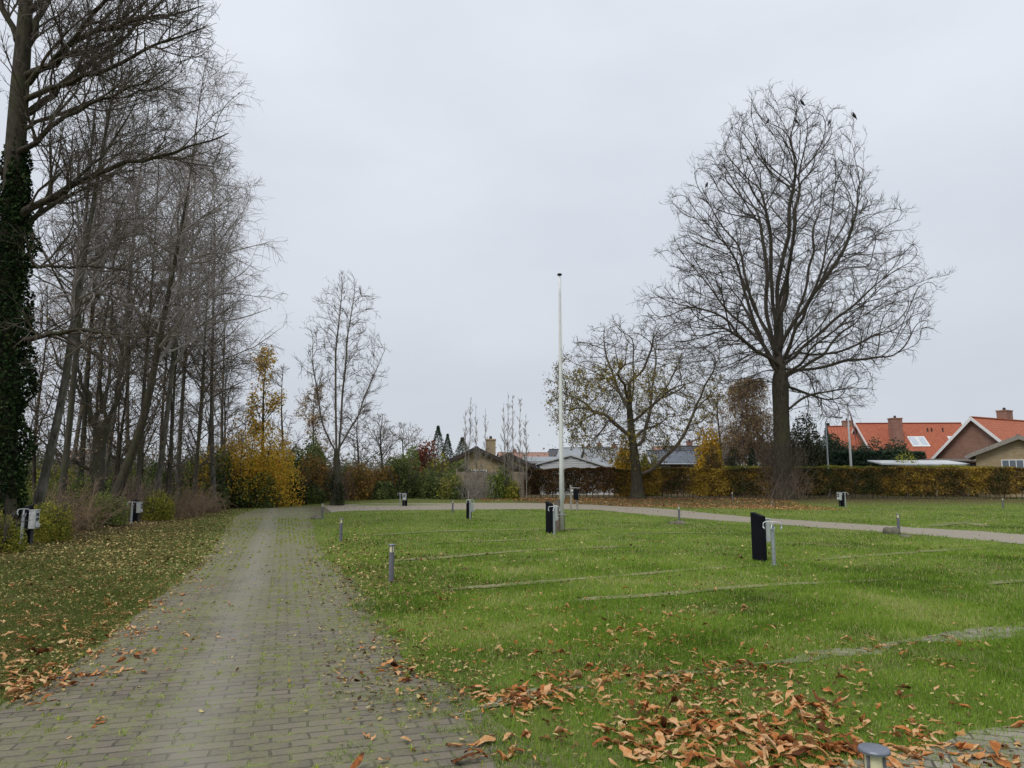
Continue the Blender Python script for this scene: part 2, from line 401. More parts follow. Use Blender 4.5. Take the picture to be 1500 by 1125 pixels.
def colony_tree(name, label, kind, base, trunk, seeds, att, bark, twig, step=.4, di=4.0, dk=.8, mom=.5, up=.08, jit=.12, tip=.011, ex=2.25, twigs=(3.0, .55), twr=.0075, leaf=None, tsides=16, keep=None, tang=40, tup=.03, twob=.12, sub=(2.5, .28), iters=120):
    root = thing(name, label, kind, base); tp, tr = path(trunk, 22); tr = tr + tr[0] * .38 * np.exp(-np.maximum(tp[:, 2], 0) / .35); V, Q = tubes(tp[None], tr[None], tsides); mk('trunk', V, Q, None, bark, root, smooth=True)
    nodes, par = colonize([tp] + [np.asarray(s) for s in seeds], att, step, di, dk, mom, up, jit, iters); L_ = np.linalg.norm(np.diff(tp, axis=0), axis=1).sum(); n0 = max(2, int(L_ / step) + 1)
    rad, ch = sc_chains(nodes, par, n0, tip, ex); parts = []; tpts = []; lastp = []
    for S, pts, rr in chain_tubes(nodes, rad, ch, n0, tr):
        big = rr[:, 0] > .045
        for sel, k in ((big, 8), (~big, 4)):
            if sel.any(): parts.append(tubes(pts[sel], rr[sel], k))
        pl_ = np.linalg.norm(np.diff(pts, axis=1), axis=2).sum(1); m = pl_ * twigs[0] * np.clip(1.35 - rr.mean(1) / .06, .25, 1)
        p, d, ln, r = spawn(pts, rr, m, .15, 1, tang, 12, lambda a, t, n: twigs[1] * R.uniform(.4, 1.25, n)); ok = r < .05; p, d, ln = p[ok], d[ok], ln[ok]
        t2 = grow(p, d, ln, 5, twob, tup); r2 = taper(np.full(len(p), twr * 1.1), np.full(len(p), twr * .6), 5); parts.append(tubes(t2, r2, 3)); lastp.append(t2[:, 1:].reshape(-1, 3))
        if sub:
            p, d, ln, r = spawn(t2, r2, np.full(len(t2), sub[0]), .2, .95, 42, 12, lambda a, t, n: sub[1] * R.uniform(.4, 1.25, n)); t3 = grow(p, d, ln, 4, twob * 1.1, tup); r3 = taper(np.full(len(p), twr * .9), np.full(len(p), twr * .5), 4); parts.append(tubes(t3, r3, 3)); lastp.append(t3[:, 1:].reshape(-1, 3))
    V, Q = cat(parts); mk('branches', V, Q, None, twig, root); q = np.concatenate(lastp)
    if keep is not None: keep.append(nodes + np.array(base))
    if leaf:
        q = q[leaf['where'](q)] if 'where' in leaf else q
        if len(q) > leaf['max']: q = q[R.choice(len(q), leaf['max'], replace=False)]
        m = leaf.get('per', 1); q = np.repeat(q, m, 0) + R.normal(0, leaf.get('j', .08), (len(q) * m, 3)); V, Q, rn = leafquads(q, leaf['size'], leaf.get('asp', .6), leaf.get('droop', .5)); mk('foliage', V, Q, None, leaf['mat'], root, rn)
    return root
def fill(n, env, lo, hi):
    q = R.uniform(lo, hi, (n, 3)); return q[env(q)]
# ================================================================ camera, light, sky
sc = bpy.context.scene
cam = bpy.data.cameras.new('camera'); co = bpy.data.objects.new('camera', cam); C.objects.link(co)
co.location = (0, 0, HC); co.rotation_euler = (PI / 2 + TH, 0, 0); cam.sensor_width = 36; cam.lens = F / 1500 * 36; cam.clip_end = 5000; cam.clip_start = .05
sc.camera = co
sc.view_settings.view_transform = 'Standard'; sc.view_settings.look = 'None'; sc.view_settings.gamma = 1; sc.view_settings.exposure = 0.25
SUN_EL, SUN_AZ = math.radians(52), math.radians(215)
sd = bpy.data.lights.new('sun', 'SUN'); sd.energy = 1.5; sd.angle = math.radians(25); sd.color = (1, .96, .9)
so = bpy.data.objects.new('sun', sd); C.objects.link(so); so.rotation_euler = (PI / 2 - SUN_EL, 0, math.radians(-35))
w = bpy.data.worlds.new('World'); sc.world = w; w.use_nodes = True; nt = w.node_tree; nt.nodes.clear()
def wn(t): return nt.nodes.new(t)
sky = wn('ShaderNodeTexSky'); sky.sky_type = 'NISHITA'; sky.sun_disc = False; sky.sun_elevation = SUN_EL; sky.sun_rotation = SUN_AZ
b1 = wn('ShaderNodeBackground'); b1.inputs[1].default_value = .05; nt.links.new(sky.outputs[0], b1.inputs[0])
tc = wn('ShaderNodeTexCoord'); sx = wn('ShaderNodeSeparateXYZ'); nt.links.new(tc.outputs['Generated'], sx.inputs[0])
rp = wn('ShaderNodeValToRGB'); e = rp.color_ramp.elements
e[0].position = 0; e[0].color = (.60, .635, .69, 1); e[1].position = 1; e[1].color = (.80, .83, .90, 1)
x = e.new(.12); x.color = (.58, .62, .685, 1); x = e.new(.3); x.color = (.62, .66, .735, 1); x = e.new(.55); x.color = (.72, .76, .835, 1)
nt.links.new(sx.outputs[2], rp.inputs[0])
mp = wn('ShaderNodeMapping'); mp.inputs['Scale'].default_value = (1, 1, 2.2); nt.links.new(tc.outputs['Generated'], mp.inputs[0])
nz = wn('ShaderNodeTexNoise'); nz.inputs['Scale'].default_value = 1.7; nz.inputs['Detail'].default_value = 5; nz.inputs['Roughness'].default_value = .5; nt.links.new(mp.outputs[0], nz.inputs[0])
r2 = wn('ShaderNodeValToRGB'); e = r2.color_ramp.elements; e[0].position = .3; e[0].color = (.87, .88, .895, 1); e[1].position = .7; e[1].color = (1.07, 1.062, 1.05, 1)
nt.links.new(nz.outputs[0], r2.inputs[0])
mx = wn('ShaderNodeMix'); mx.data_type = 'RGBA'; mx.blend_type = 'MULTIPLY'; mx.inputs[0].default_value = 1; nt.links.new(rp.outputs[0], mx.inputs[6]); nt.links.new(r2.outputs[0], mx.inputs[7])
b2 = wn('ShaderNodeBackground'); b2.inputs[1].default_value = .93; nt.links.new(mx.outputs[2], b2.inputs[0])
ms = wn('ShaderNodeMixShader'); ms.inputs[0].default_value = .96; nt.links.new(b1.outputs[0], ms.inputs[1]); nt.links.new(b2.outputs[0], ms.inputs[2])
wo = wn('ShaderNodeOutputWorld'); nt.links.new(ms.outputs[0], wo.inputs[0])
# ================================================================ materials
BARK_D = barkmat('bark_dark', (.018, .015, .012), (.095, .08, .06), (.06, .066, .03), 13)
BARK_G = barkmat('bark_grey', (.04, .036, .028), (.10, .09, .07), (.07, .078, .038), 12)
BARK_B = barkmat('bark_birch', (.018, .016, .013), (.22, .205, .175), (.06, .065, .035), 11)
BARK_W = barkmat('bark_walnut', (.045, .04, .032), (.145, .13, .105), (.09, .09, .045), 11)
TWIG_D = plain('twig_dark', (.105, .088, .07), .9, var=.3, sc=2)
TWIG_B = plain('twig_birch', (.28, .25, .235), .9, var=.3, sc=2)
TWIG_G = plain('twig_grey', (.14, .12, .095), .9, var=.3, sc=2)
TWIG_P = plain('twig_brown', (.21, .155, .12), .9, var=.35, sc=2)
STEM_W = plain('sapling_bark', (.24, .22, .19), .9, var=.3, sc=3)
STRAW = plain('bramble_stem', (.24, .17, .11), .9, var=.4, sc=1.5)
L_IVY = leafmat('ivy_leaf', [(.010, .02, .010), (.025, .045, .018), (.06, .09, .035)], .1, .4, 2.5)
TWIG_K = plain('twig_big_tree', (.068, .058, .046), .9, var=.3, sc=2)
L_YEL = leafmat('maple_leaf', [(.30, .25, .05), (.52, .38, .05), (.72, .47, .06), (.76, .40, .07)], .35, .3, .5)
L_YG = leafmat('yellow_green_leaf', [(.10, .14, .03), (.20, .23, .045), (.36, .34, .06), (.44, .38, .07)], .35, .3, .9)
L_G = leafmat('green_leaf', [(.05, .075, .03), (.10, .14, .05), (.165, .21, .07), (.24, .27, .09)], .25, .35, .7)
L_GL = leafmat('light_green_leaf', [(.07, .11, .03), (.13, .19, .05), (.22, .28, .07), (.30, .34, .09)], .3, .3, .7)
L_DK = leafmat('dark_leaf', [(.022, .03, .018), (.045, .06, .03), (.085, .10, .05)], .15, .3, .5)
L_CON = leafmat('conifer_leaf', [(.025, .045, .03), (.05, .08, .05), (.08, .115, .07)], .1, .3, 1.2)
L_BEE = leafmat('beech_leaf', [(.055, .07, .028), (.10, .098, .04), (.16, .105, .045), (.25, .155, .05), (.44, .30, .055), (.52, .38, .07)], .25, .30, 1.5)
L_BEEB = leafmat('beech_brown_leaf', [(.06, .05, .025), (.12, .075, .035), (.17, .10, .045), (.23, .135, .055)], .25, .4, .45)
L_ORG = leafmat('orange_leaf', [(.12, .12, .04), (.24, .16, .055), (.34, .20, .065), (.42, .27, .08)], .25, .45, .5)
L_RED = leafmat('red_brown_leaf', [(.11, .04, .028), (.19, .065, .04), (.25, .09, .05)], .2, .3, .4)
L_BIR = leafmat('birch_brown_leaf', [(.22, .15, .105), (.34, .23, .14), (.43, .31, .15), (.48, .37, .12)], .3, .4, .35)
L_WAL = leafmat('walnut_leaf', [(.11, .075, .035), (.17, .14, .035), (.28, .24, .05), (.42, .33, .06)], .3, .4, .5)
L_FALL = leafmat('fallen_leaf', [(.10, .045, .025), (.24, .09, .035), (.44, .17, .055), (.55, .27, .11), (.64, .40, .22), (.46, .24, .09), (.68, .47, .27)], .12, .38, 22)
L_PALE = leafmat('pale_fallen_leaf', [(.07, .045, .025), (.16, .10, .045), (.30, .21, .09), (.44, .35, .15), (.55, .47, .22)], .12, .3, .4)
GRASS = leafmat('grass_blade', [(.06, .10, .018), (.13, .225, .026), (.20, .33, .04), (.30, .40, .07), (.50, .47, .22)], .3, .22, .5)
GRASS_D = leafmat('grass_blade_shaded_side', [(.06, .08, .02), (.09, .125, .028), (.14, .175, .045), (.22, .21, .09)], .3, .3, .5)  # darker copy of the grass: shade under the left trees put into the colour
MOSS = leafmat('weed_blade', [(.16, .21, .03), (.30, .38, .04), (.42, .48, .08)], .3, .2, 1)
# ================================================================ ground
def ground_material():
    t = NT('lawn'); v = t.coord()
    n1 = t.noise(v, .35, 4, .6); n2 = t.noise(v, 3.0, 5, .7); n3 = t.noise(v, 40, 4, .8)
    g = t.ramp(n3, [(.28, c3(.07, .09, .025)), (.5, c3(.14, .19, .04)), (.72, c3(.23, .27, .085))])
    d = t.ramp(n3, [(.3, c3(.10, .095, .04)), (.6, c3(.20, .20, .08)), (.75, c3(.32, .30, .15))])
    f = t.ramp(t.math('ADD', t.math('MULTIPLY', n1, .6), t.math('MULTIPLY', n2, .4)), [(.46, c3(0, 0, 0)), (.66, c3(.75, .75, .75))])
    col = t.mix(f, g, d)
    soil = t.ramp(n3, [(.25, c3(.035, .028, .016)), (.5, c3(.09, .065, .035)), (.75, c3(.20, .14, .075))])
    col = t.mix(t.attr('rnd'), col, soil)
    return t.done(col, 1.0, t.bump(t.math('ADD', n3, n2), .9, .03), 0, .1)
M_GROUND = ground_material()
def soilness(x, y):
    x = np.asarray(x); y = np.asarray(y)
    e = -9.3 - 0.18 * (y - 16)
    left = sstep((e - x) / 3) * .9 + .42 * sstep((-1.5 - .31 * y - x) / 2.0)
    far = sstep((y - 41.0) / 4) * sstep((x + 22) / 4) * np.where(x > 0, .95, .45)
    bow = sstep((x + 1) / 3) * sstep((y - 38.5 + .25 * np.maximum(x - 2, 0) ** 1.0) / 5) * .8 * (x < 16)
    return np.clip(np.maximum(np.maximum(left, far), bow), 0, 1)
gx = np.concatenate([[-1600, -700, -350, -180, -110, -75, -55], np.arange(-42, 48, .4), [52, 60, 75, 100, 160, 300, 700, 1600]])
gy = np.concatenate([[-400, -120, -40, -12, -4], np.arange(0, 62, .4), [64, 70, 80, 100, 150, 300, 700, 1800]])
X, Y = np.meshgrid(gx, gy); Z = H(X, Y); n0, n1 = X.shape
ii = np.arange(n0 * n1).reshape(n0, n1)
Qg = np.stack([ii[:-1, :-1], ii[:-1, 1:], ii[1:, 1:], ii[1:, :-1]], -1).reshape(-1, 4)
g = mk('ground', np.stack([X, Y, Z], -1), Qg, None, M_GROUND, None, soilness(X, Y).ravel(), True); props(g, kind='structure', label='flat lawn and soil under leaf litter')
# ---------------------------------------------------------------- paving
def outline(px, close=True, z=0.0, step=.18, jit=.05):
    w = [np.array(P(a, b, 0)) for a, b in px]; o = []
    for i in range(len(w) if close else len(w) - 1):
        a, b = w[i], w[(i + 1) % len(w)]; n = max(1, int(np.linalg.norm(b - a) / step)); n = min(n, 160)
        for k in range(n): o.append(a + (b - a) * k / n)
    o = np.array(o); j = R.normal(0, 1, o.shape)
    for _ in range(2): j = (j + np.roll(j, 1, 0) + np.roll(j, -1, 0)) / 3
    return o + j * jit * 1.6
def smooth_px(pts, n=6):
    """Catmull-Rom in pixel list"""
    o = []; p = [np.array(q, float) for q in pts]
    for i in range(len(p) - 1):
        a, b, c, d = p[max(i - 1, 0)], p[i], p[i + 1], p[min(i + 2, len(p) - 1)]
        for k in range(n):
            t = k / n; o.append(tuple(.5 * (2 * b + (c - a) * t + (2 * a - 5 * b + 4 * c - d) * t * t + (3 * b - a - 3 * c + d) * t ** 3)))
    return o + [tuple(p[-1])]
def sheet(name, poly, z, mat, label=None):
    tr = tessellate_polygon([[Vector((a, b, 0)) for a, b in poly]])
    V = np.array([(a, b, z + gz(a, b)) for a, b in poly]); T = np.array(tr)
    v0 = V[T[:, 1]] - V[T[:, 0]]; v1 = V[T[:, 2]] - V[T[:, 0]]; flip = (v0[:, 0] * v1[:, 1] - v0[:, 1] * v1[:, 0]) < 0
    T[flip] = T[flip][:, ::-1]
    return props(mk(name, V, None, T, mat), label, kind='structure')
left_edge = smooth_px([(-420, 1300), (-60, 1083), (0, 1045), (95, 985), (180, 915), (290, 830), (325, 785), (340, 762), (362, 750), (400, 743)])
top_edge = smooth_px([(400, 743), (500, 740.5), (640, 740), (800, 740), (900, 741.5), (980, 746), (1070, 755), (1180, 763), (1290, 770), (1500, 783), (1760, 806)])
bot_edge = smooth_px([(1760, 832), (1500, 798), (1300, 780), (1100, 766), (980, 757), (900, 749.5), (860, 746.5), (760, 746), (640, 747), (540, 748), (490, 750), (463, 756), (458, 775), (480, 820), (540, 875), (572, 920), (590, 965), (640, 1000), (720, 1040), (800, 1105), (860, 1180), (1000, 1400)])
road_poly = outline(left_edge[:-1] + top_edge[:-1] + [(1760, 806)] + bot_edge, jit=.05)
ROT = math.radians(17.5)
def paving(name, rot, green=1.0, base=((.095, .080, .062), (.18, .152, .118))):
    t = NT(name); v = t.coord((1, 1, 1), (0, 0, rot)); wob = t.noise(v, 9, 2); wv = t.n('ShaderNodeVectorMath', operation='MULTIPLY_ADD')
    cmb = t.n('ShaderNodeCombineXYZ'); t.l(wob, cmb.inputs[0]); t.l(wob, cmb.inputs[1]); t.l(cmb.outputs[0], wv.inputs[0]); wv.inputs[1].default_value = (.028, .028, 0); t.l(v, wv.inputs[2])
    br = t.n('ShaderNodeTexBrick'); br.offset = .5; br.inputs['Scale'].default_value = 1; br.inputs['Brick Width'].default_value = .225; br.inputs['Row Height'].default_value = .1125
    br.inputs['Mortar Size'].default_value = .0085; br.inputs['Mortar Smooth'].default_value = .3; br.inputs['Bias'].default_value = 0
    br.inputs['Color1'].default_value = c3(*base[0]); br.inputs['Color2'].default_value = c3(*base[1]); br.inputs['Mortar'].default_value = c3(.018, .018, .012); t.l(wv.outputs[0], br.inputs['Vector'])
    n1 = t.noise(v, .7, 5, .65); n2 = t.noise(v, 7, 5, .7); n3 = t.noise(v, 90, 3, .7)
    c = t.mix(t.ramp(n3, [(.3, c3(0, 0, 0)), (.7, c3(.45, .45, .45))]), br.outputs['Color'], c3(.225, .198, .152))
    c = t.mix(t.ramp(n1, [(.38, c3(0, 0, 0)), (.7, c3(.45, .45, .45))]), c, c3(.17, .155, .12))
    # moss: in joints and as films, more of it away from the two wheel tracks
    st = t.n('ShaderNodeSeparateXYZ'); t.l(v, st.inputs[0])
    mo = t.ramp(t.math('ADD', t.math('MULTIPLY', n2, .55), t.math('MULTIPLY', n1, .45)), [(.42, c3(0, 0, 0)), (.60, c3(.6 * green, .6 * green, .6 * green))])
    c = t.mix(mo, c, t.ramp(n3, [(.35, c3(.12, .125, .05)), (.7, c3(.26, .265, .11))]))
    far = t.n('ShaderNodeMapRange'); t.l(st.outputs[1], far.inputs[0]); far.inputs[1].default_value = 9; far.inputs[2].default_value = 24; far.inputs[3].default_value = 0; far.inputs[4].default_value = .48 * green
    c = t.mix(t.math('MULTIPLY', t.math('GREATER_THAN', st.outputs[0], 2.2), .75), c, c3(.34, .295, .24)) if green == 1.0 else c
    c = t.mix(t.math('MULTIPLY', t.math('MULTIPLY', far.outputs[0], t.math('LESS_THAN', st.outputs[0], 2.2)), t.ramp(t.noise(v, 1.8, 4, .7), [(.35, c3(.25, .25, .25)), (.6, c3(1, 1, 1))])), c, c3(.22, .235, .095))
    tk = t.math('ABSOLUTE', t.math('ADD', st.outputs[0], t.math('ADD', t.math('MULTIPLY', n1, .5), .23)))
    c = t.mix(t.ramp(tk, [(.05, c3(.42, .42, .42)), (.34, c3(0, 0, 0))]), c, c3(.27, .25, .215)) if green == 1.0 else c
    if green == 1.0:
        ed = t.n('ShaderNodeMapRange'); t.l(st.outputs[0], ed.inputs[0]); ed.inputs[1].default_value = .35; ed.inputs[2].default_value = 2.1
        ef = t.math('ADD', t.math('MULTIPLY', t.math('MULTIPLY', ed.outputs[0], t.math('LESS_THAN', st.outputs[0], 2.2)), .42), t.math('ADD', t.math('MULTIPLY', n2, .5), t.math('MULTIPLY', n1, .35)))
        c = t.mix(t.ramp(ef, [(.56, c3(0, 0, 0)), (.72, c3(.9, .9, .9))]), c, t.ramp(n3, [(.3, c3(.055, .05, .025)), (.7, c3(.15, .14, .065))]))
    jo = t.math('MULTIPLY', br.outputs['Fac'], t.ramp(n2, [(.52, c3(0, 0, 0)), (.62, c3(.8, .8, .8))])); c = t.mix(jo, c, c3(.22, .28, .06))
    h = t.math('SUBTRACT', t.math('MULTIPLY', n3, .12), br.outputs['Fac'])
    rg = t.ramp(n1, [(.3, c3(.62, .62, .62)), (.7, c3(.9, .9, .9))])
    return t.done(c, rg, t.bump(h, .8, .012), 0, .25)
M_PAVE = paving('block_paving', -ROT)
M_PAVE2 = paving('strip_paving', 0.3, .6, ((.20, .19, .155), (.32, .30, .24)))
road = sheet('paved_road', road_poly, .006, M_PAVE, 'mossy block-paved drive sweeping round the lawn')
def strip_px(pts, wid, jit=.05):
    """band of paving along a pixel line; wid in metres"""
    w = np.array([P(a, b, 0) for a, b in smooth_px(pts, 5)]); s = np.concatenate([[0], np.cumsum(np.linalg.norm(np.diff(w, axis=0), axis=1))]); n = int(s[-1] / .15)
    u = np.linspace(0, s[-1], n); q = np.stack([np.interp(u, s, w[:, 0]), np.interp(u, s, w[:, 1])], 1); tn = np.gradient(q, axis=0); tn /= np.linalg.norm(tn, axis=1)[:, None]
    nn = np.stack([-tn[:, 1], tn[:, 0]], 1); j = R.normal(0, 1, (2, n))
    for _ in range(3): j = (j + np.roll(j, 1, 1) + np.roll(j, -1, 1)) / 3
    e = np.minimum(1, np.minimum(np.arange(n), np.arange(n)[::-1]) / 6 + .1); wd = np.array(wid) / 2
    a = q + nn * ((wd + j[0] * jit * 2) * e)[:, None]; b = q - nn * ((wd + j[1] * jit * 2) * e)[:, None]
    return np.concatenate([a, b[::-1]])
def dry_material():
    t = NT('worn_strip'); v = t.coord(); n = t.noise(v, 14, 5, .75); n2 = t.noise(v, 1.6, 3)
    c = t.ramp(n, [(.3, c3(.09, .085, .04)), (.5, c3(.22, .215, .11)), (.7, c3(.36, .35, .22))])
    c = t.mix(t.ramp(n2, [(.42, c3(0, 0, 0)), (.58, c3(.8, .8, .8))]), c, c3(.12, .15, .04)); return t.done(c, 1.0, t.bump(n, .5, .01), 0, .1)
M_DRY = dry_material()
strips = []
for pts, wd, m, nm in [
    ([(660, 1052), (780, 1022), (900, 998), (1050, 978), (1180, 962), (1300, 945), (1400, 935), (1500, 925), (1620, 912)], .24, M_PAVE2, 'paving_strip'),
    ([(1120, 1260), (1250, 1185), (1380, 1128), (1500, 1080), (1600, 1045)], .6, M_PAVE2, 'paving_strip'),
    ([(560, 823), (650, 817), (760, 808), (860, 803), (960, 800)], .34, M_DRY, 'worn_strip'),
    ([(640, 866), (780, 855), (900, 845), (1000, 836), (1110, 829)], .22, M_DRY, 'worn_strip'),
    ([(760, 890), (860, 879), (980, 870), (1100, 860), (1220, 854), (1330, 848)], .24, M_DRY, 'worn_strip'),
    ([(540, 785), (640, 779), (780, 776), (900, 774)], .34, M_DRY, 'worn_strip'),
    ([(900, 782), (1020, 781), (1090, 783)], .25, M_DRY, 'worn_strip'),
    ([(1180, 822), (1280, 814), (1380, 807), (1460, 802)], .26, M_DRY, 'worn_strip'),
    ([(620, 797), (720, 793), (800, 790)], .25, M_DRY, 'worn_strip'),
    ([(1360, 772), (1410, 766), (1450, 772)], .5, M_DRY, 'worn_strip'),
    ([(1440, 859), (1480, 853), (1540, 850)], .3, M_DRY, 'worn_strip')]:
    poly = strip_px(pts, wd, .085 if m is M_PAVE2 else .03); strips.append(poly); sheet(nm, poly, .011 if len(strips) < 3 else .015, m)
# ---------------------------------------------------------------- masks (0.1 m raster of paved places)
RX0, RY0, RS = -34.0, 1.0, .1; RW, RH_ = 760, 460
cx, cy = np.meshgrid(RX0 + (np.arange(RW) + .5) * RS, RY0 + (np.arange(RH_) + .5) * RS)
def raster(poly):
    m = np.zeros(cx.shape, bool); b = np.roll(poly, -1, 0)
    for (x0, y0), (x1, y1) in zip(poly, b):
        if y0 == y1: continue
        lo, hi = sorted((y0, y1)); r0 = max(0, int((lo - RY0) / RS - 1)); r1 = min(RH_, int((hi - RY0) / RS + 2))
        if r1 <= r0: continue
        yy = cy[r0:r1]; cr = ((y0 > yy) != (y1 > yy)); xi = x0 + (yy - y0) * (x1 - x0) / (y1 - y0); m[r0:r1] ^= cr & (cx[r0:r1] < xi)
    return m
def blur(a, k):
    for ax in (0, 1):
        s = sum(np.roll(a, i, ax) for i in range(-k, k + 1)) / (2 * k + 1); a = s
    return a
m_road = raster(road_poly); m_st = np.zeros_like(m_road)
for p_ in strips: m_st |= raster(p_)
soft_road = blur(blur(m_road.astype(float), 3), 2); soft_wide = blur(blur(m_road.astype(float), 7), 5); soft_st = blur(m_st.astype(float), 1); m_dry = np.zeros_like(m_road)
for p_ in strips[2:]: m_dry |= raster(p_)
soft_dry = blur(m_dry.astype(float), 1)
def look(a, x, y):
    i = np.clip(((x - RX0) / RS).astype(int), 0, RW - 1); j = np.clip(((y - RY0) / RS).astype(int), 0, RH_ - 1); return a[j, i]
def vnoise(x, y, s, seed=0):
    rg = np.random.default_rng(seed); T = rg.random((64, 64)); x = x / s; y = y / s; i = np.floor(x).astype(int); j = np.floor(y).astype(int); f = sstep(x - i); h = sstep(y - j)
    g = lambda a, b: T[(a) % 64, (b) % 64]
    return (g(i, j) * (1 - f) + g(i + 1, j) * f) * (1 - h) + (g(i, j + 1) * (1 - f) + g(i + 1, j + 1) * f) * h
# ---------------------------------------------------------------- grass blades
def blades(x, y, hgt, wid, lean=.5):
    n = len(x); z = H(x, y); a = R.uniform(0, 2 * PI, n); l = hgt * np.abs(R.normal(0, lean, n)); dx, dy = np.cos(a) * l, np.sin(a) * l
    b = R.uniform(0, 2 * PI, n); wx, wy = np.cos(b) * wid / 2, np.sin(b) * wid / 2
    V = np.stack([np.stack([x - wx, y - wy, z - .003], 1), np.stack([x + wx, y + wy, z - .003], 1), np.stack([x + dx * .4 + wx * .7, y + dy * .4 + wy * .7, z + hgt * .62], 1),
                  np.stack([x + dx * .4 - wx * .7, y + dy * .4 - wy * .7, z + hgt * .62], 1), np.stack([x + dx * 1.15, y + dy * 1.15, z + hgt], 1)], 1).reshape(-1, 3)
    k = np.arange(n)[:, None] * 5; return V, k + np.array([[0, 1, 2, 3]]), k + np.array([[3, 2, 4]]), np.repeat(R.random(n), 5)
def px_scatter(n, y0, y1, cap, x0=-180, x1=1680):
    px = R.uniform(x0, x1, n); py = R.uniform(y0, y1, n); x, y = P(px, py); d = np.maximum(y, .1); area = d ** 3 / (F * F * HC); rho = n / ((x1 - x0) * (y1 - y0))
    k = R.random(n) < np.minimum(1, cap * area / rho); return x[k], y[k]
x, y = px_scatter(2500000, 735, 1500, 6500, -450, 2000)
edge = -1.35 - .315 * y                      # left of the road
mr = look(soft_road, x, y); ms_ = look(soft_st, x, y)
vn = vnoise(x, y, .35, 1) * .6 + vnoise(x, y, .12, 2) * .4
rightside = x > (-1.4 - .29 * y)
lim = np.where(rightside, .25 + .75 * vn, .35 + .4 * vn)
mw = look(soft_wide, x, y); vw = vnoise(x, y, 1.3, 71) * .45 + vnoise(x, y, .45, 72) * .35 + vnoise(x, y, .15, 73) * .2
keep = (mr < lim * .9) | (rightside & (y < 32) & (mw < .28 + .62 * vw) & (vn > .42))
keep &= (mw < .5 + .6 * vw)
keep &=  (look(soft_dry, x, y) < .05 + 1.25 * (vnoise(x, y, .55, 301) * .6 + vnoise(x, y, .15, 302) * .4)) & ((ms_ < .15 + 1.0 * vn) | (look(soft_dry, x, y) > 0) | (R.random(len(x)) < .25) | (vnoise(x, y, .9, 83) > np.clip(.5 + .13 * x, .4, 1.2))) & (R.random(len(x)) < np.where(mr > .02, .55, 1))
worn = (vnoise(x, y, 1.1, 81) * .6 + vnoise(x, y, .3, 82) * .4); keep &= (worn < .70) | (R.random(len(x)) < .35)
thin = 1 - .8 * soilness(x, y) * (vn > .35)
keep &= R.random(len(x)) < thin
x, y = x[keep], y[keep]
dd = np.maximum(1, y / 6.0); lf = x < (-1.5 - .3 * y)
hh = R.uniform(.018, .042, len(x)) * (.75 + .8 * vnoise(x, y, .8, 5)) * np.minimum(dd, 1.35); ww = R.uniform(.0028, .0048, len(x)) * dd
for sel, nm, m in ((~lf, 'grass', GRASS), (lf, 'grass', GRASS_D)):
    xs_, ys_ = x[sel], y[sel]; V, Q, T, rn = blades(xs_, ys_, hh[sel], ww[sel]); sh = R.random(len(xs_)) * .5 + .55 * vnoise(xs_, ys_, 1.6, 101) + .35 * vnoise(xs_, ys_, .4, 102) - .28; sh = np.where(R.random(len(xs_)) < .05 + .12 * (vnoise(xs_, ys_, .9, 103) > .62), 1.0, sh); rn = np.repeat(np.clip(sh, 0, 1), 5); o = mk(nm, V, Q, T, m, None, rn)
    props(o, 'short mown green grass of the pitch lawn' if m is GRASS else 'grass coloured darker for tree shade on the verge left of the drive', 'grass', kind='stuff')
# weeds in the joints of the paving: at every short joint
ca, sa = math.cos(-ROT), math.sin(-ROT)
u, v_ = np.meshgrid(np.arange(-90, 90), np.arange(10, 270)); uu = (u + .5 * (v_ % 2)) * .225; vv = v_ * .1125 + .056
uu = uu.ravel(); vv = vv.ravel(); xx = uu * ca + vv * sa; yy = -uu * sa + vv * ca
k = (look(m_road, xx, yy)) & (yy > 2.3) & (yy < 30) & (xx > -14) & (xx < 2)
xx, yy = xx[k], yy[k]; pr = .16 + .95 * (vnoise(xx, yy, 1.1, 9) > .30) * vnoise(xx, yy, .5, 12); tr_ = np.abs(((xx + .3 * yy + 1.1) + 20) % 2.2 - 1.1) < .25
tr_ = np.abs(xx * math.cos(ROT) + yy * math.sin(ROT) + .48) < .28; k = R.random(len(xx)) < pr * np.where(tr_, .2, 1) * .85; xx, yy = xx[k], yy[k]; nb = 15
bx_ = np.repeat(xx, nb) + R.normal(0, .016, len(xx) * nb); by_ = np.repeat(yy, nb) + R.normal(0, .022, len(xx) * nb)
sz = np.repeat(R.uniform(.5, 1.3, len(xx)), nb)
V, Q, T, rn = blades(bx_, by_, R.uniform(.012, .036, len(bx_)) * sz, R.uniform(.005, .009, len(bx_)) * np.maximum(1, by_ / 8), .9)
props(mk('weeds', V, Q, T, MOSS, None, rn), 'bright moss and weeds growing in the joints of the paving', 'weeds', kind='stuff')
# untidy clumps spreading over the right half of the drive
n = 130000; x, y = px_scatter(n * 3, 752, 1330, 9000, 250, 1000); xr = x * math.cos(ROT) + y * math.sin(ROT)
f = sstep((xr - .25) / 1.5); vn = vnoise(x, y, .16, 21) * .5 + vnoise(x, y, .5, 22) * .5
k = look(m_road, x, y) & (R.random(len(x)) < .25 + .75 * f) & (vn > .72 - .42 * f); x, y = x[k], y[k]
V, Q, T, rn = blades(x, y, R.uniform(.008, .03, len(x)), R.uniform(.003, .005, len(x)) * np.maximum(1, y / 6), .9)
props(mk('weeds', V, Q, T, GRASS, None, rn), 'creeping grass clumps thinning out over the right side of the drive', 'weeds', kind='stuff')
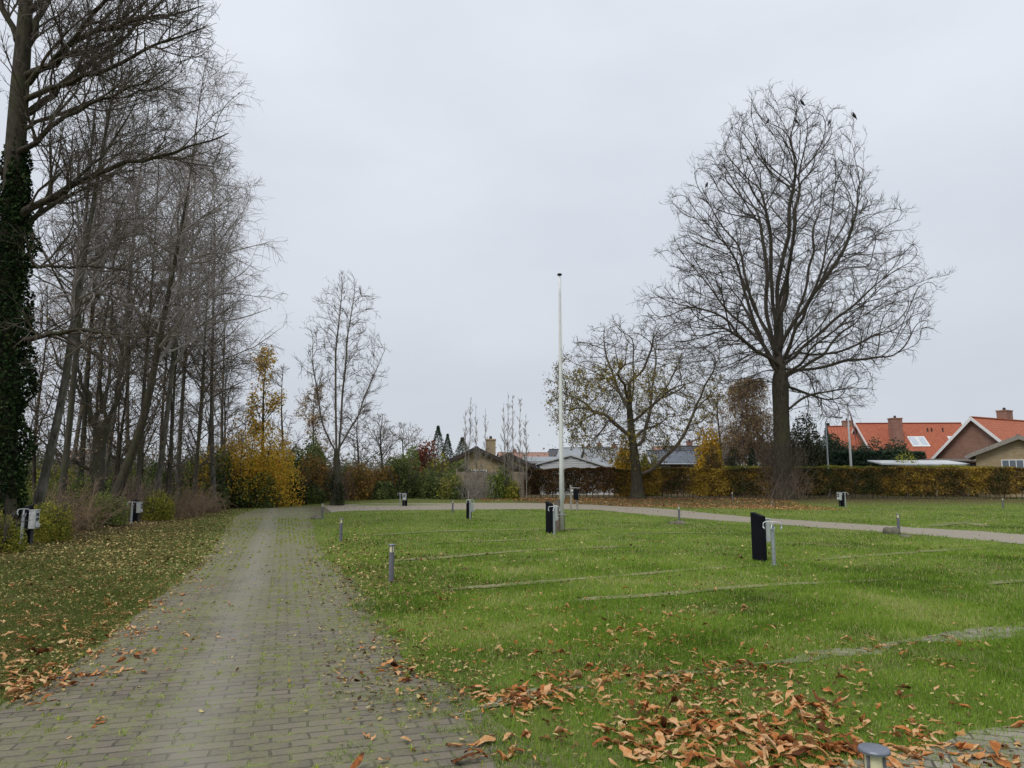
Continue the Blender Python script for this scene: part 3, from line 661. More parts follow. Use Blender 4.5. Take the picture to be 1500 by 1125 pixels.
# ---------------------------------------------------------------- fallen leaves
def curled(x, y, ln, lift=.01, curl=1.0, asp=.37):
    """brown leaves as curled 3 x 5 patches"""
    n = len(x); m, k = 7, 3; s = np.linspace(0, 1, m); prof = np.array([.06, .38, .7, .95, 1.0, .7, .03])
    a = R.uniform(0, 2 * PI, n); vc = R.uniform(.15, 1.35, n) * curl; bend = R.normal(0, 1.0, n) * vc; cup = R.normal(.45, .7, n) * vc; tw = R.normal(0, .6, n)
    tt = np.linspace(-.5, .5, m)[None] * bend[:, None]; stp = 1.0 / (m - 1)
    lx = np.cumsum(np.cos(tt), 1) * stp; lz = np.cumsum(np.sin(tt), 1) * stp; lx -= lx.mean(1, keepdims=True); lz -= lz.min(1, keepdims=True)
    wv = np.array([-1, 0, 1]); W = prof[None, :, None] * wv[None, None, :] * asp * .5 * R.uniform(.6, 1.2, n)[:, None, None]
    zz = lz[:, :, None] + np.abs(W) * cup[:, None, None] * 1.1; W2 = W * np.cos(np.clip(cup, -1, 1.2))[:, None, None]
    W2 = W2 + R.normal(0, .045, W2.shape) * prof[None, :, None]; zz = zz + R.normal(0, .035, zz.shape)
    tA = tw[:, None, None] * (s[None, :, None] - .5); Wr = W2 * np.cos(tA) - (zz - .05) * np.sin(tA); zr = W2 * np.sin(tA) + zz * np.cos(tA)
    LX = np.repeat(lx[:, :, None], k, 2)
    tilt = R.normal(0, .25, n)[:, None, None]; X2 = LX * np.cos(tilt) - zr * np.sin(tilt); zr = zr * np.cos(tilt) + LX * np.sin(tilt); zr -= zr.min(axis=(1, 2), keepdims=True)
    L_ = ln[:, None, None]; ca_, sa_ = np.cos(a)[:, None, None], np.sin(a)[:, None, None]
    gx_ = x[:, None, None] + (X2 * ca_ - Wr * sa_) * L_; gy_ = y[:, None, None] + (X2 * sa_ + Wr * ca_) * L_
    gz_ = H(x, y)[:, None, None] + lift * R.uniform(.2, 1.4, n)[:, None, None] + zr * L_
    V = np.stack([gx_, gy_, gz_], -1).reshape(-1, 3); idx = np.arange(n * m * k).reshape(n, m, k)
    Q = np.stack([idx[:, :-1, :-1], idx[:, 1:, :-1], idx[:, 1:, 1:], idx[:, :-1, 1:]], -1).reshape(-1, 4); return V, Q, np.repeat(R.random(n), m * k)
BX, BY, BL = [], [], []
def blob(cx_, cy_, sx_, sy_, n, l0, l1, clump=5):
    m = max(1, n // clump); a = R.normal(cx_, sx_, m); b = R.normal(cy_, sy_, m); k = b > 730; a, b = P(a[k], b[k])
    r = np.repeat(np.arange(len(a)), clump); BX.append(a[r] + R.normal(0, .10, len(r))); BY.append(b[r] + R.normal(0, .10, len(r))); BL.append(R.uniform(l0, l1, len(r)))
for q in [(1100, 1075, 85, 26, 190, .10, .18), (1150, 1030, 75, 22, 120, .09, .17), (1000, 1030, 60, 14, 110, .08, .16), (1060, 1120, 150, 30, 200, .1, .18), (1180, 1100, 60, 22, 80, .1, .17), (1060, 985, 110, 18, 90, .07, .14), (860, 955, 90, 26, 110, .07, .13), (780, 905, 90, 22, 80, .06, .12), (1000, 860, 200, 30, 60, .06, .11), (560, 970, 40, 26, 26, .08, .13),
          (880, 1006, 80, 10, 170, .08, .15), (770, 1026, 45, 8, 130, .08, .15), (1010, 1060, 70, 14, 100, .09, .16), (1000, 990, 70, 10, 90, .07, .14), (940, 935, 90, 24, 190, .07, .13), (840, 920, 90, 28, 180, .06, .12), (1150, 940, 120, 30, 60, .07, .12), (700, 930, 60, 22, 45, .08, .14),
          (1280, 1040, 90, 40, 80, .08, .15), (1400, 1000, 70, 40, 40, .08, .14), (1330, 1115, 70, 15, 60, .1, .17), (1440, 1090, 50, 20, 36, .1, .16), (620, 985, 30, 10, 12, .1, .15), (650, 1060, 25, 25, 8, .09, .14), (780, 1065, 15, 30, 20, .08, .14),
          (930, 960, 130, 30, 90, .05, .11), (1010, 880, 160, 22, 50, .06, .11), (1200, 900, 160, 40, 34, .06, .11), (1400, 880, 90, 40, 16, .06, .1), (700, 880, 60, 20, 60, .05, .1), (620, 930, 45, 35, 60, .05, .1),
          (40, 960, 70, 28, 330, .07, .14), (110, 925, 80, 26, 290, .06, .12), (170, 900, 70, 18, 160, .05, .11), (20, 1005, 60, 14, 60, .09, .15), (60, 1000, 30, 10, 30, .08, .13), (180, 890, 40, 12, 90, .06, .11), (230, 860, 40, 14, 90, .05, .10), (-80, 990, 70, 40, 90, .08, .14),
          (90, 900, 90, 22, 200, .04, .09), (200, 960, 120, 60, 8, .07, .12), (350, 1050, 150, 60, 8, .07, .11), (620, 1080, 80, 30, 10, .08, .12), (1000, 1260, 300, 60, 300, .09, .18)]: blob(*q)
x = np.concatenate(BX); y = np.concatenate(BY); l = np.concatenate(BL); k = y > 1.5; x, y, l = x[k], y[k], l[k]
k = R.random(len(x)) < .8; x, y, l = x[k], y[k], l[k] * R.uniform(.5, 1.12, k.sum())
V, Q, rn = curled(x, y, l, .012, .85); props(mk('fallen_leaves', V, Q, None, L_FALL, None, rn, False), 'curled brown and orange leaves lying in drifts on the grass', 'leaves', kind='stuff')
# small leaves, crumbs
px_, py_ = [], []
def sm(cx_, cy_, sx_, sy_, n): px_.append(R.normal(cx_, sx_, n)); py_.append(R.normal(cy_, sy_, n))
for q in [(100, 850, 110, 28, 2600), (200, 820, 90, 22, 2200), (60, 800, 90, 16, 1500), (280, 800, 40, 20, 900), (250, 770, 60, 10, 1600), (180, 785, 60, 12, 1200), (330, 755, 60, 6, 700), (90, 900, 110, 40, 1600), (40, 970, 90, 40, 900),
          (520, 800, 40, 25, 900), (540, 850, 45, 30, 900), (600, 870, 60, 25, 700), (640, 840, 100, 30, 600), (500, 760, 40, 10, 300), (600, 940, 60, 40, 500), (580, 1000, 60, 30, 350), (760, 910, 140, 40, 700), (900, 1000, 200, 50, 600),
          (1100, 850, 250, 50, 700), (1150, 1000, 250, 70, 1100), (1000, 900, 300, 60, 1200), (850, 800, 250, 30, 900), (1250, 790, 200, 25, 300), (450, 850, 40, 40, 120), (400, 930, 80, 60, 60), (300, 1000, 150, 60, 50), (1250, 752, 200, 5, 400), (1000, 749, 150, 3, 300), (480, 742, 120, 3, 500)]: sm(*q)
px_ = np.concatenate(px_); py_ = np.concatenate(py_); k = (py_ > 733) & (py_ < 1400); px_, py_ = px_[k], py_[k]; x, y = P(px_, py_); uu_ = x * math.cos(ROT) + y * math.sin(ROT); k = (y < 45) & (~look(m_road, x, y) | (R.random(len(x)) < .16) | (uu_ > .35) & (R.random(len(x)) < .6) | (look(soft_road, x, y) < .75))
x, y = x[k], y[k]; ln = R.uniform(.022, .055, len(x)) * np.clip(y / 9, 1, 1.7)
V, Q, rn = curled(x, y, ln, .02, .7, .6); props(mk('small_fallen_leaves', V, Q, None, L_PALE, None, rn), 'small yellow and tan birch leaves scattered over verge and lawn', 'leaves', kind='stuff')
def carpet(n, x0, x1, y0, y1, size, mat, lab, fn=None):
    x = R.uniform(x0, x1, n); y = R.uniform(y0, y1, n)
    if fn is not None: k = fn(x, y); x, y = x[k], y[k]
    V, Q, rn = curled(x, y, R.uniform(.6, 1.2, len(x)) * size, .015, .6, .65); props(mk('leaf_carpet', V, Q, None, mat, None, rn), lab, 'leaves', kind='stuff')
carpet(15000, -2, 17, 36, 46.4, .10, L_FALL, 'brown leaf carpet under the walnut and the big tree', lambda x, y: (~look(m_road, x, y)) & (y > 42.6 - .55 * np.clip(x - 1, 0, 30) + 1.5 * vnoise(x, y, 3, 3)) & (R.random(len(x)) < .9 - .25 * (x > 8)))
carpet(16000, -30, -6, 9, 42, .07, L_PALE, 'leaf litter on the bank beneath the left hand trees', lambda x, y: (x < -8.6 - .18 * (y - 16) + 1.2 * vnoise(x, y, 1.5, 4)) & ~look(m_road, x, y))
# ================================================================ trees
def rel(b, px, py, D): return np.array(A(px, py, D)) - np.array(b)
def limb(b, p0, end, r0, r1=.02, k=.5, out=.35, wob=.06, n=16):
    """limb that leaves steeply outward and turns up (k) towards its end"""
    p0 = np.asarray(p0, float); end = np.asarray(end, float); d = end - p0; k = .72 + .28 * min(k, 1.2)
    h = np.array([d[0], d[1], 0.0]); c1 = p0 + h * (out + .04) + np.array([0, 0, d[2] * out * k]); c2 = p0 + h * (out + .42) + np.array([0, 0, d[2] * (out + .36) * (.5 + .5 * k)])
    return (bez(p0, c1, c2, end, n, wob), r0, r1)
BIGPTS = []
# ---- the big bare tree by the hedge
b = A(1146, 700, 45.3); b.z = gz(b.x, b.y); b_big = b.copy(); D = b.y; SCL = D / 51.7; MPP = D / F
def he(py): return float(rel(b, 1146, py, D)[2])
prof = [(he(590), 2.0), (he(562), 6.0), (he(530), 8.2), (he(500), 9.3), (he(440), 9.6), (he(380), 8.6), (he(330), 7.9), (he(280), 7.2), (he(235), 6.2), (he(195), 4.6), (he(160), 2.7), (he(128), .8)]
ph = np.array([a for a, _ in prof]); pr_ = np.array([c for _, c in prof]) * SCL
def env_big(q):
    th = np.arctan2(q[:, 1], q[:, 0]); k = .86 + .28 * vnoise(th * 2.2 + 20, q[:, 2] * .38 + 9, 1, 201) + .06 * np.sin(7 * th + q[:, 2] * 1.9)
    return np.hypot(q[:, 0] - .6, q[:, 1]) < np.interp(q[:, 2], ph, pr_, left=.1, right=.05) * k * 1.0
limbs = []
spec = [(985, 455, -3, .15, .35), (1012, 395, 3, .16, .5), (1040, 310, -4, .19, .7), (1062, 240, 3, .20, .9), (1092, 205, -3.5, .21, 1.2), (1122, 185, 4, .2, 1.4), (1165, 145, -2, .25, 1.5), (1203, 132, 1.5, .27, 1.5),
        (1238, 172, 4, .22, 1.3), (1268, 205, -4, .2, 1.1), (1298, 255, 3, .2, .8), (1322, 330, -3, .17, .6), (1340, 395, 4, .16, .5), (1355, 470, -1, .14, .3), (1340, 520, -4, .13, .1), (1190, 300, -7, .18, .9), (1120, 330, -7.4, .17, .8), (1200, 290, 7, .18, .9), (1110, 340, 7, .17, .7),
        (1000, 350, 2, .15, .6), (1048, 275, 1, .17, .8), (1285, 225, 2, .17, .9), (1328, 300, 3, .15, .6), (1348, 430, 3, .13, .4), (1180, 200, 3, .18, 1.3), (1100, 270, -2, .18, 1.0), (1245, 260, -2, .18, 1.0),
        (1225, 420, -8.2, .14, .4), (1060, 440, -7.4, .14, .4), (1240, 430, 8.0, .13, .4), (1080, 430, 8, .13, .4), (970, 420, 1, .12, .35), (1290, 545, 2, .10, .0)]
for px, py, dy, r, k in spec:
    z0 = he(R.uniform(520, 562)); p0 = (R.normal(.05, .2), R.normal(0, .2), z0 if k < .8 else he(R.uniform(515, 545)))
    e_ = rel(b, px, py, D); e_[0] = (e_[0] - .6) * .97 + .6; e_[2] = p0[2] + (e_[2] - p0[2]) * .96; e_[1] += dy * .75
    limbs.append(limb(b, p0, e_, r * .98, .022, k, .3, .13, 18))
SC3 = np.array([SCL, 1, 1])
low = [(bez((.3, 0, he(610)), (1.6, -.5, he(585)), (3.2, -.6, he(572)), (4.9, -.8, he(566)), 14, .08), .10, .02), (bez((.2, 0, he(560)), (1.3, .8, he(575)), (3.0, 1, he(585)), (4.6, 1.2, he(598)), 14, .08), .07, .015),
       (bez((.1, .2, he(640)), (.6, .6, he(628)), (1.2, .7, he(622)), (2.3, .7, he(610)), 10, .05), .04, .01)]
def shorten(q, f): q = np.asarray(q); return q[:max(3, int(len(q) * f))]
env_r = lambda q: (q[:, 2] > he(628)) & (q[:, 2] < he(560)) & (q[:, 0] > 1.5) & (q[:, 0] < 5.3 + .4 * np.sin(q[:, 2] * 4)) & (np.abs(q[:, 1]) < 2.2) & (q[:, 2] > he(628) + .25 * (q[:, 0] - 1))
att = np.concatenate([fill(26000, env_big, (-10.5, -10.5, he(600)), (11.5, 10.5, he(128))), fill(2600, env_r, (0, -2.4, he(640)), (5.6, 2.4, he(555)))])
att = att[(np.hypot(att[:, 0] - .3, att[:, 1]) > 1.2) | (att[:, 2] > he(420))]; att = att[(np.hypot(att[:, 0] - .3, att[:, 1]) > (att[:, 2] - he(555)) * -.9) & (att[:, 2] > he(560) - .22 * np.hypot(att[:, 0], att[:, 1]) - 4 * (att[:, 2] < he(575)) * (att[:, 0] > 1.5))]
sd = [shorten(l[0], f) for l, f in zip(limbs[:21], [.72] * 21)] + [shorten(l[0], .5) for l in limbs[21:28]] + [shorten(l[0], .8) for l in low[:2]]
colony_tree('bare_tree', 'tallest bare spreading tree with a thick dark trunk standing before the hedge', 'tree', b,
    [(0, 0, -.3, .72), (.05, 0, 2, .53), (.1, 0, 4, .50), (.12, 0, 5.5, .48), (.15, 0, he(566), .52), (.18, 0, he(550), .46), (.2, 0, he(540), .30)],
    sd, att, BARK_D, TWIG_K, step=.36, di=4.5, dk=.48, mom=1.1, up=.42, jit=.16, tip=.0108, ex=2.12, twigs=(2.6, .70), twr=.0082, keep=BIGPTS, tang=34, tup=.09, sub=(2.6, .34))
# shoots round the big trunk
o = twiggy('shoots', 'thicket of thin bare suckers growing round the big trunk', 'shoots', b + Vector((0, -.2, 1.0)), (1.1, 1.1, 3.2), 110, TWIG_D, .007, .01)
twiggy('shoots', 'fan of dry suckers at the foot of the big trunk', 'shoots', b + Vector((0, -.3, 0)), (1.3, 1.1, 2.0), 110, TWIG_P, .006, -.02)
# ---- walnut
b = A(933, 700, 45.6); b.z = gz(b.x, b.y); D = b.y
def wl(px, py, dy=0.0):
    e_ = rel(b, px, py, D); e_[1] += dy; return e_
limbs = []
def L3(a, m1, m2, e_, r0, dy=(0, 0, 0)):
    limbs.append((bez(wl(*a), wl(*m1, dy[0]), wl(*m2, dy[1]), wl(*e_, dy[2]), 16, .07), r0, .02))
L3((938, 694), (975, 680), (1000, 640), (1020, 600), .17, (-.2, -.5, -.6)); L3((1016, 606), (1032, 575), (1040, 545), (1058, 512), .11, (-.6, -.8, -1.2)); L3((1020, 600), (1045, 575), (1062, 560), (1080, 530), .07, (-.6, -.3, .4))
L3((936, 655), (952, 640), (955, 610), (960, 585), .15, (.3, .5, .7)); L3((958, 590), (975, 560), (1000, 535), (1020, 490), .09, (.9, 1.5, 2)); L3((956, 600), (965, 560), (962, 520), (968, 475), .09, (1, 1.4, 1.6)); L3((958, 592), (990, 572), (1010, 560), (1040, 545), .07, (1.3, 2, 3))
L3((926, 640), (905, 618), (880, 605), (850, 585), .13, (-.4, -.8, -1)); L3((880, 605), (862, 610), (845, 625), (822, 640), .07, (-1, -1.4, -2)); L3((865, 593), (845, 580), (825, 572), (806, 578), .07, (-1, -1, -.4)); L3((895, 612), (875, 625), (865, 645), (850, 668), .05, (-1, -1.5, -2.2))
L3((922, 600), (912, 575), (895, 555), (868, 520), .12, (.3, .6, 1)); L3((908, 565), (895, 530), (890, 505), (885, 482), .08, (.8, .7, .5)); L3((924, 610), (930, 570), (925, 520), (920, 470), .12, (-.3, -.9, -1.4)); L3((926, 560), (945, 530), (950, 500), (945, 470), .08, (-.8, -1.4, -2.4))
L3((922, 590), (915, 570), (900, 560), (880, 545), .09, (-1.2, -2.4, -3.6)); L3((928, 620), (950, 600), (975, 590), (985, 560), .09, (-1.2, -2.4, -3.4)); L3((926, 600), (915, 575), (905, 550), (900, 530), .09, (1.4, 2.8, 4)); L3((934, 640), (955, 625), (980, 620), (1000, 600), .08, (1.6, 2.6, 3.6)); L3((870, 600), (850, 598), (832, 600), (812, 612), .06, (1, 1.6, 2))
cz = wl(930, 585)[2]; ex = (1062 - 796) / 2 / F * D
def env_wal(q): return (((q[:, 0] + .1) / ex) ** 2 + (q[:, 1] / ex) ** 2 + ((q[:, 2] - cz) / np.where(q[:, 2] > cz, wl(930, 462)[2] - cz, cz - wl(930, 682)[2])) ** 2 < 1) & (q[:, 2] > wl(930, 685)[2]) | ((q[:, 0] > 3.4) & (q[:, 0] < 5.6) & (q[:, 2] > wl(0, 580)[2]) & (q[:, 2] < wl(0, 500)[2]) & (np.abs(q[:, 1]) < 2.5))
att = fill(15000, env_wal, (-7, -7, 0), (7.5, 7, 12.5)); att = att[np.hypot(att[:, 0], att[:, 1]) > .8]
colony_tree('walnut_tree', 'round-crowned tree with crooked limbs, its last leaves yellowing, behind the drive', 'tree', b,
    [(0, 0, -.3, .44), (0, 0, .8, .36), (-.03, 0, 1.6, .34), (-.1, 0, 2.6, .28), (-.25, 0, wl(0, 640)[2], .24), (-.4, 0, wl(0, 600)[2], .19), (-.35, 0, wl(0, 560)[2], .12)],
    [shorten(l[0], .8) for l in limbs], att, BARK_D, TWIG_D, step=.26, di=3.0, dk=.36, mom=.45, up=.05, jit=.24, tip=.0105, ex=2.15, twigs=(3.2, .45), twr=.0085, tang=48, tup=0, twob=.2, sub=(2.0, .25),
    leaf=dict(mat=L_WAL, size=.14, asp=.5, droop=1.2, per=2, j=.12, max=5200, where=lambda q: R.random(len(q)) < np.clip(np.where(q[:, 0] < -3.0, 1.0, .22) * (q[:, 2] < wl(0, 545)[2]) + .7 * (vnoise(q[:, 0] + 50, q[:, 2] + 50, 1.1, 31) > .55) * (q[:, 2] < wl(0, 530)[2]), 0, 1)))
# ---- slim bare tree beyond the bend
b = G(492, 736); D = b.y
def env_pop(q):
    return np.hypot(q[:, 0] - .15, q[:, 1]) < np.interp(q[:, 2], [1.8, 4, 6.5, 8.5, 10.5, 12.5, 13.6, 14.2], [.3, 1.4, 2.3, 2.5, 2.1, 1.6, .8, .1]) * (1 + .15 * np.sin(q[:, 2] * 3 + q[:, 0] * 2))
colony_tree('bare_poplar', 'slim bare twin-stemmed tree with ivy round its foot beyond the bend', 'tree', b, [(0, 0, -.3, .28), (0, 0, 1.5, .22), (-.02, 0, 2.6, .19), (-.08, 0, 3.2, .13)],
    [np.array([(-.05, 0, 2.8), (-.2, 0, 6), (-.3, 0, 9), (.0, 0, 13.0)]), bez((0, 0, 2.6), (.3, 0, 4), (.15, .1, 8), (.75, .1, 13), 18, .04), bez((0, 0, 3.2), (1.0, .3, 5), (1.5, .5, 7), (2.5, .6, 9.2), 14, .05), bez((0, 0, 3.1), (-.8, -.3, 4.6), (-1.4, -.3, 6.5), (-1.6, -.3, 9.0), 14, .05)],
    fill(7000, env_pop, (-3.2, -3.2, 2), (3.4, 3.2, 14.3)), BARK_G, TWIG_G, step=.25, di=2.6, dk=.42, mom=.9, up=.3, jit=.12, tip=.009, ex=2.25, twigs=(3.8, .55), twr=.0078, tang=32, tup=.1, sub=(2.6, .26))
bush('ivy', 'dark ivy climbing the foot of the slim twin-stemmed tree', 'ivy', b, (.75, .75, 2.6), 2600, .10, L_DK, 12, TWIG_D, 3)
# ---- left group: shared birches
def birch(name, label, b, lean, h, r, rad, base=None, bark=BARK_B, twig=TWIG_B, droop=-.10, t0=.22, dens=(2.4, 3.2, 5.6), lens=(5.4, 1.8, 1.05), up0=.045, group='bare birches in the copse left of the drive', leaf=None, tw=.0062):
    tk = [(lean(s)[0], lean(s)[1], s * h, max(.015, r * (1 - s) ** .85)) for s in np.linspace(0, 1, 9)]; tk[0] = (tk[0][0], tk[0][1], -.3, r * 1.15)
    def env(q):
        s = np.clip(q[:, 2] / h, 0, 1); lx = np.interp(s, np.linspace(0, 1, 9), [t[0] for t in tk]); ly = np.interp(s, np.linspace(0, 1, 9), [t[1] for t in tk])
        return (np.hypot(q[:, 0] - lx, q[:, 1] - ly) < rad * np.interp(s, [0, .15, .35, .7, .9, 1], [.3, .6, 1, 1, .8, .4])) & (q[:, 2] < h * 1.01)
    return make_tree(name, label, 'tree', b, tk, [], env, dens, lens, ang=48, up=(up0, .0, droop), wob=(.1, .13, .14), tw=tw, bark=bark, twig=twig, trunkbr=1, t0=t0, group=group, leaf=leaf, nseg=(9, 7, 6))
GB = 'bare birches in the copse left of the drive'
def sl(dx, dy, c=0.0, f=6.0): return lambda s: (dx * s + c * math.sin(s * f), dy * s + .4 * c * math.cos(s * f * .8))
pb = A(225, 730, 30); pb.z = gz(pb.x, pb.y); h1 = (700 - 62) / F * 30 + 1.6
bA = birch('birch', 'tall weeping birch at the right edge of the copse with pale upper stem', pb, sl(1.1, 0, .12), h1, .12, 5.0)
pb = A(150, 745, 25.5); pb.z = gz(pb.x, pb.y)
def leanE(s):
    xs = np.interp(s, [0, .12, .2, .3, .5, .75, 1], [0, .75, 1.15, 1.3, 1.6, 2.0, 2.3]); return (xs, .5 * s)
bE = birch('birch', 'rough dark birch trunk leaning to the right out of the green bush', pb, leanE, 14.5, .17, 4.0, bark=BARK_D, t0=.3)
pb = A(46, 748, 19.5); pb.z = gz(pb.x, pb.y)
def leanB(s): return (np.interp(s, [0, .1, .2, .35, .6, 1], [0, .25, .55, .62, .9, 1.4]), .3 * s)
bB = birch('birch', 'curving birch with white flecks rising behind the nearest meter post', pb, leanB, 15.5, .125, 3.6, t0=.3)
pb = A(88, 728, 23); pb.z = gz(pb.x, pb.y)
bC = birch('birch', 'straight grey stem close behind the curving birch', pb, sl(.25, 0, .07), 17, .11, 3.3, bark=BARK_G, twig=TWIG_D, droop=.0, t0=.3, lens=(4.2, 1.5, .8))
def put(src, px, D, rz, lab, s):
    p = A(px, 700, D); p.z = gz(p.x, p.y); return dup(src, p, rz, lab, GB, s)
put(bA, 262, 36, 2.1, 'birch directly right of the weeping one, slightly lower', (1, 1, .98))
put(bA, 316, 37, 4.0, 'rightmost birch of the copse, arching over the yellow maple', (1, 1, .92))
put(bC, 285, 33, 1.2, 'thin dark-stemmed birch second from the right edge of the copse', (.95, .95, .80))
put(bC, 205, 29, 2.6, 'slender stem just left of the weeping birch', (.9, .9, .93))
put(bA, 150, 32, 1.0, 'pale tall birch standing behind the pollarded trunk', (1, 1, 1.06))
put(bC, 118, 28, 5.0, 'straight stem between the pollard and the curving birch', (.95, .95, 1.0))
put(bC, 236, 42, 3.6, 'far thin stem seen through the middle of the copse', (1, 1, .85))
put(bC, 300, 44, .4, 'small far stem beside the yellow maple', (.9, .9, .62))
for a in [(bA, 100, 38, .7, 'far birch seen between the pollard and the curving birch', (1, 1, 1.1)), (bC, 250, 31, 4.4, 'thin dark stem right of the weeping birch', (.7, .7, .8)),
          (bA, 330, 42, 2.9, 'far drooping birch behind the yellow maple', (.9, .9, .72)), (bA, 190, 45, 4.1, 'far birch deep behind the leaning trunk', (1.2, 1.2, 1.15))]: put(*a)
pb = A(160, 730, 33); pb.z = gz(pb.x, pb.y)
yb = birch('young_tree', 'young twiggy tree with a few tan leaves behind the leaning trunk', pb, sl(.3, 0, .15), 8.5, .075, 2.6, bark=BARK_D, twig=TWIG_D, droop=.0, t0=.1, dens=(4.5, 4.5, 5.5), lens=(3, 1.2, .6), group='young twiggy trees under the birches', leaf=dict(mat=L_BIR, size=.08, asp=.6, per=1, j=.08, max=1000), tw=.0055)
for px, D, rz, lab, s_ in [(240, 31, 1.0, 'young twiggy tree right of the second meter post', .9), (290, 36, 2.2, 'young twiggy tree left of the yellow maple', 1), (100, 26, 3.1, 'young twiggy tree above the brown bramble tangle', .85), (205, 34, 5.2, 'young twiggy tree far inside the copse', 1.15), (178, 29, 2.7, 'young twiggy tree just right of the leaning trunk', .95), (55, 27, 4.3, 'young twiggy tree beside the curving birch', 1), (320, 41, .5, 'young twiggy tree behind the yellow maple', 1.1), (130, 38, 1.7, 'young twiggy tree behind the pollard', 1.2)]:
    p = A(px, 700, D); p.z = gz(p.x, p.y); dup(yb, p, rz, lab, 'young twiggy trees under the birches', s_)
# pollard
b = A(142, 728, 27); b.z = gz(b.x, b.y); zk = (700 - 625) / F * 27 + 1.6 - b.z
st = []
for i, (dx, dy, tx, top) in enumerate([(-.25, 0, -1.0, 9), (-.1, .2, -.5, 12), (.12, -.1, .15, 12.5), (.2, .15, .6, 11), (-.3, -.2, -2.2, 7.5), (.05, .3, -.1, 10)]):
    st.append((bez((dx * .6, dy * .6, zk - .15), (dx * 2.5, dy * 2, zk + .8), (tx * .8, dy * 3, zk + 3), (tx, dy * 4, top), 16, .06), .10 - .008 * i, .012))
st.append((bez((-.2, 0, 1.5), (-1, -.2, 1.7), (-1.8, -.4, 2.3), (-2.6, -.6, 3.4), 12, .05), .07, .012))
make_tree('pollard_tree', 'stout pollarded trunk with several straight poles growing from its knob', 'tree', b, [(0, 0, -.3, .26), (0, 0, 1.2, .21), (-.05, 0, 2.6, .22), (-.03, 0, zk - .3, .27), (0, 0, zk, .31), (0, 0, zk + .12, .15)], st,
          lambda q: (np.hypot(q[:, 0], q[:, 1]) < 3.2) & (q[:, 2] < 13.5) & (q[:, 2] > 1.5), (1.7, 3, 4), (1.9, .9, .5), ang=42, up=(.06, .03, .0), tw=.008, bark=BARK_G, twig=TWIG_D)
# far-left ivy tree
b = A(4, 740, 18.5); b.z = gz(b.x, b.y); D = 18.5
def iv(px, py, dy=0.0):
    e_ = rel(b, px, py, D + dy); return e_
limbs = []
for a, m1, m2, e_, r, dy in [((35, 120), (80, 80), (180, 40), (298, 8), .10, -.5), ((30, 170), (90, 130), (170, 70), (285, -40), .10, .8), ((28, 150), (110, 110), (230, 90), (300, 40), .08, -1.6), ((15, 330), (90, 280), (195, 235), (335, 195), .11, -.3), ((20, 330), (60, 300), (120, 260), (200, 150), .08, 1),
                          ((10, 515), (70, 470), (150, 495), (235, 492), .085, -1), ((30, 90), (60, 20), (90, -60), (120, -160), .1, 0), ((36, 30), (90, -30), (150, -100), (230, -160), .1, .5), ((20, 230), (80, 200), (150, 130), (240, 100), .08, -1.5), ((25, 60), (0, 0), (-50, -60), (-100, -120), .09, 0),
                          ((15, 400), (70, 370), (130, 390), (210, 400), .06, -.6), ((10, 260), (-60, 200), (-120, 150), (-200, 100), .1, 0), ((30, 130), (100, 60), (180, -30), (260, -90), .08, -2), ((25, 200), (80, 170), (160, 170), (260, 110), .06, .4)]:
    limbs.append((bez(iv(*a), iv(*m1, dy * .3), iv(*m2, dy * .7), iv(*e_, dy), 16, .05), r, .012))
make_tree('old_tree', 'dark old tree at the far left edge, its trunk wrapped in ivy, limbs reaching over', 'tree', b, [(0, 0, -.3, .34)] + [tuple(iv(px, py)) + (r_,) for px, py, r_ in ((6, 640, .29), (10, 540, .28), (13, 440, .27), (17, 340, .26), (21, 240, .25), (28, 140, .23), (36, 40, .19), (42, -60, .13), (46, -160, .06))], limbs,
          lambda q: (q[:, 2] > 3.6) & (q[:, 0] < np.interp(q[:, 2], [4, 6.5, 8, 10, 12, 15], [4.6, 5.3, 6.4, 6.5, 5.3, 5.6])), (3.2, 4.0, 5.5), (2.7, 1.3, .6), ang=40, up=(.05, .04, .02), wob=(.12, .16, .2), tw=.0062, bark=BARK_D, twig=TWIG_D)
def ivy_column(b, h, r, n, size, label):
    root = thing('ivy', label, 'ivy', b); z = R.uniform(0, h, n); a = R.uniform(0, 2 * PI, n); f = np.interp(z / h, [0, .1, .35, .7, .9, 1], [.75, .8, 1, .95, .6, .3]) * r
    f = f * (.40 + .95 * vnoise(a * 2 + 10, z * 1.3 + 5, 1, 41)) * (R.random(n) ** .25); q = np.stack([np.cos(a) * f + np.interp(z, IVZ, IVX), np.sin(a) * f, z], 1)
    V, Q, rn = leafquads(q, size, .85, .4); mk('foliage', V, Q, None, L_IVY, root, rn); return root
IVP = [iv(px, py) for px, py in ((4, 740), (8, 600), (12, 500), (16, 400), (22, 250), (28, 140), (34, 60))]; IVZ = [q_[2] for q_ in IVP]; IVX = [q_[0] + .02 for q_ in IVP]
ivy_column(b, 10.6, .60, 24000, .09, 'mass of glossy dark ivy hiding the old trunk at the left edge')
